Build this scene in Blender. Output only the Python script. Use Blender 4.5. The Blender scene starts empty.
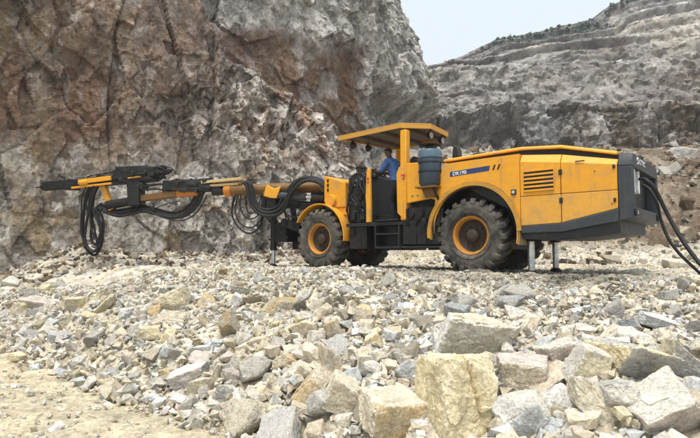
import bpy, bmesh, math, random
import numpy as np
from mathutils import Vector, Matrix, Euler
random.seed(7)
RNG = np.random.default_rng(7)
S = bpy.context.scene
COL = S.collection
R = math.radians

# ------------------------------------------------------------------ measured camera (focal length in photo pixels)
FPX, CX, CY = 520.0, 350.0, 219.0
PITCH = math.atan(33 / 520.0)
CAM = np.array([0.0, 0.0, 0.38])

def ray(px, py):
    a = (px - CX) / FPX
    b = -(py - CY) / FPX
    return np.array([a, math.cos(PITCH) - b * math.sin(PITCH), math.sin(PITCH) + b * math.cos(PITCH)])

def at(px, py, d):
    r = ray(px, py)
    return CAM + r * (d / r[1])

# ------------------------------------------------------------------ numpy noise
def _h(ix, iy, iz, s):
    x = (ix.astype(np.int64) * 374761393 + iy.astype(np.int64) * 668265263 + iz.astype(np.int64) * 2147483647 + s * 1274126177) & 0xFFFFFFFF
    x = ((x ^ (x >> 13)) * 1274126177) & 0xFFFFFFFF
    x = ((x ^ (x >> 16)) * 2246822519) & 0xFFFFFFFF
    x = x ^ (x >> 13)
    return (x & 0xFFFFFF).astype(np.float64) / float(0xFFFFFF)

def vnoise(P, s=0):
    I = np.floor(P)
    f = P - I
    u = f * f * f * (f * (f * 6 - 15) + 10)
    I = I.astype(np.int64)
    x, y, z = I[:, 0], I[:, 1], I[:, 2]
    out = 0
    for dx in (0, 1):
        wx = u[:, 0] if dx else 1 - u[:, 0]
        for dy in (0, 1):
            wy = u[:, 1] if dy else 1 - u[:, 1]
            for dz in (0, 1):
                wz = u[:, 2] if dz else 1 - u[:, 2]
                out = out + wx * wy * wz * _h(x + dx, y + dy, z + dz, s)
    return out * 2 - 1

def fbm(P, s=0, o=4, g=0.5):
    a, t, out = 1.0, 0.0, 0.0
    P = P.copy()
    for k in range(o):
        out = out + a * vnoise(P, s + k * 17)
        t += a
        a *= g
        P = P * 2.03 + 11.3
    return out / t

def facet(P, s=0, tilt=0.8):
    """Worley cells, each with its own offset and tilt: a broken, blocky surface. -> (height, cell random, edge)"""
    I = np.floor(P).astype(np.int64)
    n = len(P)
    best = np.full(n, 9e9); sec = np.full(n, 9e9)
    bi = np.zeros((n, 3), np.int64); bd = np.zeros((n, 3))
    for dx in (-1, 0, 1):
        for dy in (-1, 0, 1):
            for dz in (-1, 0, 1):
                c = I + np.array([dx, dy, dz])
                j = np.stack([_h(c[:, 0], c[:, 1], c[:, 2], s + k) for k in (1, 2, 3)], 1)
                d = P - (c + j)
                q = (d * d).sum(1)
                m = q < best
                sec = np.where(m, best, np.minimum(sec, q))
                best = np.where(m, q, best)
                bi[m] = c[m]; bd[m] = d[m]
    rnd = _h(bi[:, 0], bi[:, 1], bi[:, 2], s + 5)
    tv = np.stack([_h(bi[:, 0], bi[:, 1], bi[:, 2], s + k) * 2 - 1 for k in (6, 7, 8)], 1)
    return (rnd * 2 - 1) * 0.6 + (bd * tv).sum(1) * tilt, rnd, np.sqrt(sec) - np.sqrt(best)

def sstep(a, b, x):
    t = np.clip((x - a) / (b - a), 0, 1)
    return t * t * (3 - 2 * t)

def mix(a, b, t):
    t = np.asarray(t)
    return a + (b - a) * (t[:, None] if t.ndim else t)

# ------------------------------------------------------------------ mesh output
def np_mesh(name, V, F, col=None, smooth=False, sharp=None):
    V = np.ascontiguousarray(V, np.float32); F = np.ascontiguousarray(F, np.int32)
    k = F.shape[1]
    me = bpy.data.meshes.new(name)
    me.vertices.add(len(V)); me.vertices.foreach_set('co', V.ravel())
    me.loops.add(F.size); me.loops.foreach_set('vertex_index', F.ravel())
    me.polygons.add(len(F))
    me.polygons.foreach_set('loop_start', np.arange(0, F.size, k, dtype=np.int32))
    me.polygons.foreach_set('loop_total', np.full(len(F), k, np.int32))
    me.polygons.foreach_set('use_smooth', np.full(len(F), smooth, bool))
    me.update(calc_edges=True)
    if col is not None:
        a = me.color_attributes.new('Col', 'FLOAT_COLOR', 'POINT')
        c4 = np.ones((len(V), 4), np.float32); c4[:, :3] = col
        a.data.foreach_set('color', c4.ravel())
    if sharp is not None:
        me.set_sharp_from_angle(angle=R(sharp))
    me.validate()
    return me

def link(name, me, mat=None, parent=None):
    o = bpy.data.objects.new(name, me)
    COL.objects.link(o)
    if mat is not None:
        me.materials.append(mat)
    if parent is not None:
        o.parent = parent
    return o

def tag(o, label=None, cat=None, group=None, kind=None):
    if label: o['label'] = label
    if cat: o['category'] = cat
    if group: o['group'] = group
    if kind: o['kind'] = kind
    return o

class MB:
    """collects shapes that become ONE mesh object"""
    def __init__(self):
        self.v = []; self.f = []; self.s = []
    def add(self, V, F, smooth=False, M=None):
        b = len(self.v)
        for p in V:
            p = Vector(p)
            self.v.append(tuple(M @ p) if M is not None else tuple(p))
        for f in F:
            self.f.append([b + i for i in f]); self.s.append(smooth)
        return self
    def box(self, x0, x1, y0, y1, z0, z1, M=None):
        x0, x1 = sorted((x0, x1)); y0, y1 = sorted((y0, y1)); z0, z1 = sorted((z0, z1))
        V = [(x0, y0, z0), (x1, y0, z0), (x1, y1, z0), (x0, y1, z0), (x0, y0, z1), (x1, y0, z1), (x1, y1, z1), (x0, y1, z1)]
        return self.add(V, [(3, 2, 1, 0), (4, 5, 6, 7), (0, 1, 5, 4), (1, 2, 6, 5), (2, 3, 7, 6), (3, 0, 4, 7)], M=M)
    def prism(self, poly, y0, y1, M=None):
        """(x,z) outline extruded along y"""
        a = sum(poly[i][0] * poly[(i + 1) % len(poly)][1] - poly[(i + 1) % len(poly)][0] * poly[i][1] for i in range(len(poly)))
        if a < 0: poly = poly[::-1]
        y0, y1 = min(y0, y1), max(y0, y1)
        n = len(poly)
        V = [(p[0], y0, p[1]) for p in poly] + [(p[0], y1, p[1]) for p in poly]
        F = [tuple(range(n)), tuple(range(2 * n - 1, n - 1, -1))]
        F += [(i + n, (i + 1) % n + n, (i + 1) % n, i) for i in range(n)]
        return self.add(V, F, M=M)
    def tube(self, pts, r, n=10, caps=True, M=None, smooth=True):
        pts = [Vector(p) for p in pts]
        rs = r if isinstance(r, (list, tuple)) else [r] * len(pts)
        V = []; F = []
        up = None
        for i, p in enumerate(pts):
            t = (pts[min(i + 1, len(pts) - 1)] - pts[max(i - 1, 0)]).normalized()
            if up is None:
                up = Vector((0, 0, 1)) if abs(t.z) < 0.9 else Vector((1, 0, 0))
            a = t.cross(up)
            if a.length < 1e-4: a = t.orthogonal()
            a.normalize(); b = a.cross(t).normalized(); up = b
            for k in range(n):
                w = 2 * math.pi * k / n
                V.append(p + a * (rs[i] * math.cos(w)) + b * (rs[i] * math.sin(w)))
        for i in range(len(pts) - 1):
            for k in range(n):
                k2 = (k + 1) % n
                F.append((i * n + k, i * n + k2, (i + 1) * n + k2, (i + 1) * n + k))
        self.add(V, F, smooth, M)
        if caps:
            m = len(pts) - 1
            self.add(V[:n], [tuple(range(n - 1, -1, -1))], False, M)
            self.add(V[m * n:], [tuple(range(n))], False, M)
        return self
    def lathe(self, prof, n=32, M=None, smooth=True, axis='y', close=False):
        """prof: (radius, along-axis)"""
        V = []; F = []
        m = len(prof)
        for k in range(n):
            w = 2 * math.pi * k / n
            for r, h in prof:
                c, s = r * math.cos(w), r * math.sin(w)
                V.append((c, h, s) if axis == 'y' else (c, s, h) if axis == 'z' else (h, c, s))
        for k in range(n):
            k2 = (k + 1) % n
            for i in range(m if close else m - 1):
                j = (i + 1) % m
                F.append((k * m + i, k * m + j, k2 * m + j, k2 * m + i))
        return self.add(V, F, smooth, M)
    def build(self, name, mat, parent=None, bevel=0, sharp=35, seg=2):
        me = bpy.data.meshes.new(name)
        me.from_pydata(self.v, [], self.f)
        me.polygons.foreach_set('use_smooth', self.s)
        me.update()
        bm = bmesh.new(); bm.from_mesh(me)
        bmesh.ops.remove_doubles(bm, verts=bm.verts, dist=1e-5)
        bmesh.ops.recalc_face_normals(bm, faces=bm.faces)
        bm.to_mesh(me); bm.free()
        me.set_sharp_from_angle(angle=R(sharp))
        o = link(name, me, mat, parent)
        if bevel:
            b = o.modifiers.new('bevel', 'BEVEL'); b.width = bevel; b.segments = seg; b.limit_method = 'ANGLE'; b.angle_limit = R(38)
            b.harden_normals = False
        return o

def spline(pts, n=8):
    P = [Vector(p) for p in pts]
    P = [P[0] * 2 - P[1]] + P + [P[-1] * 2 - P[-2]]
    out = []
    for i in range(1, len(P) - 2):
        for k in range(n):
            t = k / n
            a, b, c, d = P[i - 1], P[i], P[i + 1], P[i + 2]
            out.append(0.5 * ((2 * b) + (c - a) * t + (2 * a - 5 * b + 4 * c - d) * t * t + (3 * b - a - 3 * c + d) * t ** 3))
    out.append(P[-2])
    return out

# ------------------------------------------------------------------ materials
def new_mat(name):
    m = bpy.data.materials.new(name); m.use_nodes = True
    nt = m.node_tree
    return m, nt, nt.nodes['Principled BSDF']

def N(nt, t, **kw):
    n = nt.nodes.new(t)
    for k, v in kw.items():
        if k in n.inputs.keys() if isinstance(k, str) else False: n.inputs[k].default_value = v
        else: setattr(n, k, v)
    return n

def noise(nt, vec, scale, detail=6, rough=0.6):
    n = nt.nodes.new('ShaderNodeTexNoise')
    n.inputs['Scale'].default_value = scale; n.inputs['Detail'].default_value = detail; n.inputs['Roughness'].default_value = rough
    if vec is not None: nt.links.new(vec, n.inputs['Vector'])
    return n.outputs['Fac']

def ramp(nt, fac, stops):
    r = nt.nodes.new('ShaderNodeValToRGB')
    e = r.color_ramp.elements
    while len(e) > 1: e.remove(e[-1])
    for i, (p, c) in enumerate(stops):
        x = e[0] if i == 0 else e.new(p)
        x.position = p
        x.color = (c, c, c, 1) if not isinstance(c, tuple) else (*c, 1)
    nt.links.new(fac, r.inputs['Fac'])
    return r.outputs['Color']

def mixc(nt, fac, a, b, mode='MIX'):
    m = nt.nodes.new('ShaderNodeMix'); m.data_type = 'RGBA'; m.blend_type = mode
    for sock, val in ((m.inputs[0], fac), (m.inputs[6], a), (m.inputs[7], b)):
        if isinstance(val, (int, float)): sock.default_value = val
        elif isinstance(val, tuple): sock.default_value = (*val, 1)
        else: nt.links.new(val, sock)
    return m.outputs[2]

def bump(nt, h, strength, dist, prev=None):
    b = nt.nodes.new('ShaderNodeBump')
    b.inputs['Strength'].default_value = strength; b.inputs['Distance'].default_value = dist
    nt.links.new(h, b.inputs['Height'])
    if prev is not None: nt.links.new(prev, b.inputs['Normal'])
    return b.outputs['Normal']

def rock_mat(name, fine=1.0, grain=18, coarse=5, bd=0.03, facets=1.0, n1lo=0.62):
    """attribute colour broken up by procedural speckle, staining and fine cracks"""
    m, nt, p = new_mat(name)
    at_ = nt.nodes.new('ShaderNodeAttribute'); at_.attribute_name = 'Col'
    tc = nt.nodes.new('ShaderNodeTexCoord'); v = tc.outputs['Object']
    n1 = noise(nt, v, coarse, 8, 0.65)
    n2 = noise(nt, v, grain, 8, 0.7)
    c = mixc(nt, 1.0, at_.outputs['Color'], ramp(nt, n1, [(0.25, n1lo), (0.5, 1.0), (0.75, 2 - n1lo * 1.05)]), 'MULTIPLY')
    c = mixc(nt, fine * 0.8, c, ramp(nt, n2, [(0.3, 0.5), (0.5, 1.0), (0.72, 1.5)]), 'MULTIPLY')
    vo = nt.nodes.new('ShaderNodeTexVoronoi'); vo.feature = 'DISTANCE_TO_EDGE'; vo.inputs['Scale'].default_value = coarse * 1.3
    nv = nt.nodes.new('ShaderNodeTexNoise'); nv.inputs['Scale'].default_value = coarse; nv.inputs['Detail'].default_value = 5
    nt.links.new(v, nv.inputs['Vector'])
    vv = nt.nodes.new('ShaderNodeVectorMath'); vv.operation = 'ADD'
    nt.links.new(v, vv.inputs[0]); nt.links.new(nv.outputs['Color'], vv.inputs[1]); nt.links.new(vv.outputs[0], vo.inputs['Vector'])
    crack = ramp(nt, vo.outputs['Distance'], [(0.0, 0.0), (0.03, 1.0)])
    nt.links.new(c, p.inputs['Base Color'])
    p.inputs['Roughness'].default_value = 0.92
    p.inputs['Specular IOR Level'].default_value = 0.25
    b = bump(nt, crack, 0.15, bd * 0.4)
    for sc, st in ((coarse * 1.7, 1.0), (coarse * 4.6, 0.7)):
        f_ = nt.nodes.new('ShaderNodeTexVoronoi'); f_.inputs['Scale'].default_value = sc
        wv = nt.nodes.new('ShaderNodeVectorMath'); wv.operation = 'MULTIPLY_ADD'
        nt.links.new(nv.outputs['Color'], wv.inputs[0]); wv.inputs[1].default_value = (.5 / sc,) * 3; nt.links.new(v, wv.inputs[2])
        nt.links.new(wv.outputs[0], f_.inputs['Vector'])
        d1 = nt.nodes.new('ShaderNodeVectorMath'); d1.operation = 'SUBTRACT'; nt.links.new(wv.outputs[0], d1.inputs[0]); nt.links.new(f_.outputs['Position'], d1.inputs[1])
        d2 = nt.nodes.new('ShaderNodeVectorMath'); d2.operation = 'SUBTRACT'; nt.links.new(f_.outputs['Color'], d2.inputs[0]); d2.inputs[1].default_value = (.5, .5, .5)
        d3 = nt.nodes.new('ShaderNodeVectorMath'); d3.operation = 'DOT_PRODUCT'; nt.links.new(d1.outputs[0], d3.inputs[0]); nt.links.new(d2.outputs[0], d3.inputs[1])
        d4 = nt.nodes.new('ShaderNodeMath'); d4.operation = 'MULTIPLY'; nt.links.new(d3.outputs['Value'], d4.inputs[0]); d4.inputs[1].default_value = facets
        b = bump(nt, d4.outputs[0], st * 0.8, 1.0, b)
    b = bump(nt, n1, 0.7, bd, b)
    b = bump(nt, n2, 0.7, bd * 0.5, b)
    nt.links.new(b, p.inputs['Normal'])
    return m

def paint(name, col, dirt=(0.30, 0.24, 0.16), amount=0.5, rough=0.42, metal=0.0, low=0.0, scale=3.0):
    """machine paint with dust, chips and grime"""
    m, nt, p = new_mat(name)
    tc = nt.nodes.new('ShaderNodeTexCoord'); v = tc.outputs['Object']
    n1 = noise(nt, v, scale, 9, 0.68)
    n2 = noise(nt, v, 40, 6, 0.6)
    n3 = noise(nt, v, 11, 6, 0.7)
    lo, hi = 0.62 - 0.22 * amount, 0.80 - 0.15 * amount
    d = ramp(nt, n1, [(lo, 0.0), (hi, 0.75 * min(1, amount + 0.3))])
    c = mixc(nt, d, col, dirt)
    dull = tuple(x * 0.80 + 0.02 for x in col)
    c = mixc(nt, ramp(nt, n3, [(0.38, 0.0), (0.65, 0.55)]), c, dull)
    chip = ramp(nt, n2, [(0.70 - 0.05 * amount, 0.0), (0.72 - 0.04 * amount, 0.55)])
    c = mixc(nt, chip, c, tuple(x * 0.4 for x in dirt))
    mp = nt.nodes.new('ShaderNodeMapping'); mp.inputs['Scale'].default_value = (9, 9, .9); nt.links.new(v, mp.inputs['Vector'])
    st = noise(nt, mp.outputs[0], 1.0, 5, .6)
    c = mixc(nt, ramp(nt, st, [(.56, 0.0), (.72, .42 * min(1, amount + .25))]), c, tuple(x * .75 for x in dirt))
    n4 = noise(nt, v, 90, 3, .5); n5 = noise(nt, v, 2.3, 4, .6)
    rust = mixc(nt, 1.0, ramp(nt, n4, [(.60, 0.0), (.66, 1.0)]), ramp(nt, n5, [(.50, 0.0), (.66, .8)]), 'MULTIPLY')
    c = mixc(nt, rust, c, (.11, .055, .025))
    nt.links.new(c, p.inputs['Base Color'])
    r_ = ramp(nt, n3, [(0.3, rough - 0.08), (0.7, rough + 0.18)])
    nt.links.new(r_, p.inputs['Roughness'])
    p.inputs['Metallic'].default_value = metal
    p.inputs['Specular IOR Level'].default_value = 0.35
    nt.links.new(bump(nt, n3, 0.12, 0.01), p.inputs['Normal'])
    return m

def flat(name, col, rough=0.6, metal=0.0, bumpy=0.1):
    m, nt, p = new_mat(name)
    tc = nt.nodes.new('ShaderNodeTexCoord'); v = tc.outputs['Object']
    n1 = noise(nt, v, 14, 7, 0.65)
    c = mixc(nt, 1.0, col, ramp(nt, n1, [(0.3, 0.65), (0.7, 1.35)]), 'MULTIPLY')
    nt.links.new(c, p.inputs['Base Color'])
    p.inputs['Roughness'].default_value = rough; p.inputs['Metallic'].default_value = metal
    nt.links.new(bump(nt, n1, bumpy, 0.01), p.inputs['Normal'])
    return m

M = dict(
    yellow=paint('yellow_paint', (0.82, 0.365, 0.020), amount=0.58),
    yellow_dirty=paint('worn_yellow_paint', (0.62, 0.30, 0.03), dirt=(0.20, 0.15, 0.09), amount=0.75, rough=0.55),
    bronze=paint('grimy_boom_paint', (0.21, 0.105, 0.026), dirt=(0.07, 0.055, 0.04), amount=0.8, rough=0.5),
    faded=paint('faded_yellow_paint', (0.78, 0.385, 0.055), amount=0.60, rough=0.5),
    orange=paint('orange_paint', (0.60, 0.20, 0.02), dirt=(0.16, 0.09, 0.04), amount=0.6),
    beige=paint('dusty_fender', (0.50, 0.36, 0.20), dirt=(0.36, 0.28, 0.19), amount=0.8, rough=0.7),
    tray=paint('tan_tray', (0.60, 0.45, 0.22), dirt=(0.35, 0.2, 0.08), amount=0.6),
    canopy=paint('canopy_edge_paint', (0.60, 0.31, 0.05), amount=0.5, rough=0.55),
    under=paint('canopy_underside', (0.11, 0.085, 0.07), dirt=(0.2, 0.16, 0.12), amount=0.5, rough=0.7),
    dark=paint('dark_steel', (0.018, 0.018, 0.019), dirt=(0.10, 0.085, 0.065), amount=0.42, rough=0.55),
    black=paint('oily_black', (0.008, 0.008, 0.009), dirt=(0.045, 0.038, 0.03), amount=0.35, rough=0.42),
    slate=paint('slate_paint', (0.042, 0.048, 0.058), dirt=(0.15, 0.14, 0.12), amount=0.35, rough=0.5),
    teal=paint('tank_paint', (0.032, 0.052, 0.075), dirt=(0.12, 0.14, 0.14), amount=0.35, rough=0.26),
    tealtop=paint('tank_lid_paint', (0.085, 0.145, 0.20), dirt=(0.22, 0.25, 0.25), amount=0.35, rough=0.35),
    rubber=paint('tyre_rubber', (0.036, 0.034, 0.032), dirt=(0.25, 0.225, 0.185), amount=1.0, rough=0.85, scale=4),
    hose=paint('hose_rubber', (0.008, 0.008, 0.009), dirt=(0.045, 0.04, 0.034), amount=0.35, rough=0.55),
    rim=paint('orange_rim', (0.56, 0.23, 0.025), dirt=(0.17, 0.10, 0.05), amount=0.85, rough=0.55, scale=5),
    hub=paint('grimy_hub', (0.05, 0.034, 0.022), dirt=(0.05, 0.042, 0.034), amount=0.9, rough=0.6, scale=6),
    chrome=flat('steel_rod', (0.55, 0.55, 0.55), 0.28, 0.9),
    decal=flat('navy_decal', (0.018, 0.038, 0.14), 0.45),
    white=flat('white_lettering', (0.75, 0.76, 0.78), 0.5),
    red=flat('red_sticker', (0.45, 0.05, 0.03), 0.5),
    green=flat('green_sticker', (0.08, 0.25, 0.06), 0.5),
    maroon=flat('dark_stripe', (0.06, 0.015, 0.012), 0.5),
    blue=flat('blue_cloth', (0.075, 0.16, 0.40), 0.9, 0, 0.8),
    trousers=flat('dark_cloth', (0.015, 0.017, 0.024), 0.9, 0, 0.4),
    skin=flat('skin', (0.11, 0.06, 0.04), 0.6),
    hair=flat('dark_hair', (0.012, 0.011, 0.011), 0.7),
    lens=flat('lamp_glass', (0.35, 0.35, 0.34), 0.15),
)
M['rock'] = rock_mat('broken_rock', 1.0, 46, 7, 0.016, 0.38, 0.80)
M['rubble'] = rock_mat('rubble_stone', 0.8, 34, 8, 0.01, 0.6, 0.8)
M['ground'] = rock_mat('gravelly_ground', 1.0, 22, 3.0, 0.03)
M['cliff'] = rock_mat('cliff_rock', 1.2, 11, 1.8, 0.08, 1.0)
M['far'] = rock_mat('bench_rock', 0.9, 3.5, 0.9, 0.2, 0.8)

# ================================================================== TERRAIN
WALL_A = [(-17, 6.5), (-11.2, 11.4), (-8.5, 14.0), (-5.2, 16.2), (-2.0, 18.2), (-0.1, 19.4), (0.75, 20.6), (0.7, 23.0)]
WALL_B = [(-11, 18.6), (-6, 21.4), (-1.6, 25.0), (2.0, 30.0), (4.7, 35.0), (6.3, 38.3), (6.9, 41.0), (6.3, 46.0)]

def path_np(pts, n):
    P = np.array([[p.x, p.y] for p in spline([(a, b, 0) for a, b in pts], 24)])
    L = np.concatenate([[0], np.cumsum(np.hypot(*np.diff(P, axis=0).T))])
    t = np.linspace(0, L[-1], n)
    X = np.stack([np.interp(t, L, P[:, 0]), np.interp(t, L, P[:, 1])], 1)
    T = np.gradient(X, axis=0); T /= np.linalg.norm(T, axis=1)[:, None]
    for _ in range(3):
        T = np.stack([np.convolve(np.pad(T[:, k], 6, 'edge'), np.ones(13) / 13, 'valid') for k in (0, 1)], 1)
    T /= np.linalg.norm(T, axis=1)[:, None]
    return X, np.stack([T[:, 1], -T[:, 0]], 1), t

_PA = path_np(WALL_A, 60)[0]

def toe(x, y):
    """distance behind the toe line of the blasted pile"""
    return (x + 5.7) * 0.647 + (y - 8.5) * 0.762

def H(x, y):
    x = np.asarray(x, float); y = np.asarray(y, float)
    P = np.stack([x, y, np.zeros_like(x)], 1)
    w = fbm(P * 0.35, 31, 3)
    s = toe(x, y) - 0.22 + 0.40 * w + 0.15 * fbm(P * 1.3, 33, 2)
    t = np.clip(s / 5.0, 0, 1)
    z = -1.15 + 1.15 * (1 - (1 - t) ** 2)
    z = z + 0.10 * sstep(0.0, 0.35, s) * (1 - sstep(3.4, 4.6, s))
    # lumps of the pile
    z = z + (0.16 * fbm(P * 0.8, 41, 3) + 0.07 * fbm(P * 2.2, 43, 2)) * sstep(0, 0.8, s) * (1 - 0.8 * sstep(3.8, 5.0, s))
    z = z + 0.03 * fbm(P * 1.5, 44, 3)
    # talus behind and right of the machine
    y0 = 15.4 + 1.0 * fbm(P * 0.2 + 5, 47, 2) + np.where(x < 2, (2 - x) * 1.4, 0) - np.clip(x - 9, 0, 12) * 0.12
    tt = np.clip((y - y0) / 17.6, 0, 1.6)
    z = z + 6.7 * np.minimum(tt, 1.0) ** 1.08 * (1 + 0.05 * fbm(P * 0.25, 49, 2)) + 0.35 * sstep(0.0, 0.06, tt) * (0.5 + 0.5 * fbm(P * 0.6, 48, 2))
    z = z + sstep(0.02, 0.12, tt) * (0.30 * fbm(P * 0.5, 51, 4) + 0.12 * fbm(P * 1.6, 52, 3))
    # debris at the foot of the near face
    d = np.full(len(x), 99.0)
    for k in range(len(_PA)):
        d = np.minimum(d, np.hypot(x - _PA[k, 0], y - _PA[k, 1]))
    z = z + 0.42 * np.exp(-(d / 1.3) ** 2) * (0.8 + 0.6 * fbm(P * 0.9, 53, 2))
    return z

def H1(x, y):
    return float(H(np.array([x]), np.array([y]))[0])

def hit(px, py, lo=2.0, hi=30.0):
    r = ray(px, py)
    ds = np.linspace(lo, hi, 700)
    P = CAM + (r / r[1])[None] * ds[:, None]
    h = H(P[:, 0], P[:, 1])
    k = np.argmax(P[:, 2] < h)
    return P[k], ds[k]

def axis(segs):
    out = []
    for a, b, st in segs:
        out += list(np.arange(a, b, st))
    return np.array(out + [segs[-1][1]])

PAL = {k: np.array(v) for k, v in dict(
    pale=(.555, .52, .46), white=(.65, .625, .585), cream=(.63, .56, .44), ochre=(.57, .44, .26), yellow=(.68, .585, .385), tan=(.53, .455, .35),
    grey=(.40, .385, .355), bluish=(.49, .50, .50), pinkish=(.52, .46, .41), brown=(.26, .19, .13), olive=(.53, .465, .33),
    sand=(.50, .435, .315), soil=(.15, .108, .076)).items()}

def ground():
    xs = axis([(-260, -60, 20), (-60, -20, 2.5), (-20, -9, .22), (-9, 9, .05), (9, 20, .10), (20, 60, 2), (60, 260, 20)])
    ys = axis([(-200, -20, 15), (-20, 1.5, 1.2), (1.5, 3, .1), (3, 17, .05), (17, 36, .12), (36, 70, 2), (70, 300, 20)])
    X, Y = np.meshgrid(xs, ys)
    x, y = X.ravel(), Y.ravel()
    z = H(x, y)
    P = np.stack([x, y, z], 1)
    s = toe(x, y) - 0.22 + 0.35 * fbm(P * 0.7, 61, 3)
    near = (1 - sstep(14, 30, np.hypot(x, y - 6)))
    pile = sstep(-0.25, 0.25, s)
    q = P * np.array([1, 1, 1.6])
    f1, r1, e1 = facet(q * 3.2, 3); f2, r2, e2 = facet(q * 7.5, 5)
    z = z + near * ((0.030 + 0.03 * pile) * f1 + (0.012 + 0.010 * pile) * f2) - near * (1 - pile) * 0.0
    tal = sstep(0.3, 1.5, z) 
    f3, r3, e3 = facet(P * 1.1, 9)
    z = z + tal * sstep(0, 2, y - 12) * (0.13 * f3 + 0.05 * f1)
    n = fbm(P * 0.9, 71, 4); n2 = fbm(P * 4, 73, 4)
    c = mix(PAL['sand'][None] * np.ones((len(x), 1)), PAL['ochre'][None], np.clip(0.25 * n2 + 0.2 * n, 0, .5))
    gv = np.where((r1 > 0.72)[:, None], PAL['cream'][None], np.where((r1 > 0.35)[:, None], PAL['pale'][None], PAL['tan'][None]))
    gv = gv * (0.75 + 0.5 * r2)[:, None]
    c = mix(c, gv, np.clip(pile * 0.9 + 0.25 * n2 * (1 - pile), 0, 1))
    plat = sstep(3.6, 5.0, s)
    c = mix(c, PAL['sand'] * 1.05, plat * np.clip(0.5 + 0.9 * n, 0, 0.8))
    c = mix(c, PAL['pale'], plat * np.clip(0.3 - 0.8 * n, 0, 0.6))
    # rig's ground shadow painted into the colour, together with dark wet stones
    wet_shade = shade_stain(P)
    c = mix(c, np.array((.13, .12, .105)), wet_shade * 0.85)
    soil = sstep(15, 18, y) * sstep(0.15, 0.9, z)
    sc = mix(PAL['soil'] * np.ones((len(x), 1)), PAL['tan'], np.clip(0.05 + 0.8 * n, 0, 0.55))
    sc = mix(sc, PAL['pale'] * .7, np.clip((r1 - 0.80) * 1.6, 0, 1) * np.clip(0.5 + 0.6 * n2, 0, 1))
    sc = mix(sc, PAL['pale'] * .8, sstep(24, 31, y) * (1 - sstep(9, 14, x)) * 0.6)
    c = mix(c, sc, soil)
    nx = len(xs); i = np.arange(len(ys) - 1)[:, None] * nx + np.arange(nx - 1)[None]
    F = np.stack([i, i + 1, i + nx + 1, i + nx], -1).reshape(-1, 4)
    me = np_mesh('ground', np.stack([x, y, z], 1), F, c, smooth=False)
    tag(link('ground', me, M['ground']), 'stony quarry floor rising from yellow sand to a broken grey platform', kind='structure')

# ================================================================== ROCK FACES
def sheet(name, path, n, z0, z1, nz, disp, color, mat, label, lean, seed):
    X, Nn, t = path_np(path, n)
    zz = np.linspace(z0, z1, nz)
    ti, zi = np.meshgrid(np.arange(n), zz)
    ti = ti.ravel(); z = zi.ravel()
    base = np.stack([X[ti, 0], X[ti, 1], z], 1)
    nv = np.stack([Nn[ti, 0], Nn[ti, 1], np.zeros(len(ti))], 1)
    back = lean(base[:, 0], base[:, 1], z, t[ti])
    base = base - nv * back[:, None]
    d, info = disp(base, t[ti], z)
    P = base + nv * d[:, None]
    P[:, 2] += 0.18 * fbm(base * 0.8, seed + 3, 3)
    c = color(base, t[ti], z, info, d)
    i = np.arange(nz - 1)[:, None] * n + np.arange(n - 1)[None]
    F = np.stack([i, i + 1, i + n + 1, i + n], -1).reshape(-1, 4)
    o = link(name, np_mesh(name, P, F, c, smooth=True, sharp=40), mat)
    return tag(o, label, kind='structure')

C_ = lambda *a: np.array(a)
REDB, BRN, OLV, GRY, PUR, PAL_, OCH, DRK = C_(.19, .095, .055), C_(.15, .098, .064), C_(.185, .155, .088), C_(.26, .25, .232), C_(.245, .215, .212), C_(.53, .495, .46), C_(.36, .245, .10), C_(.06, .05, .042)

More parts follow.
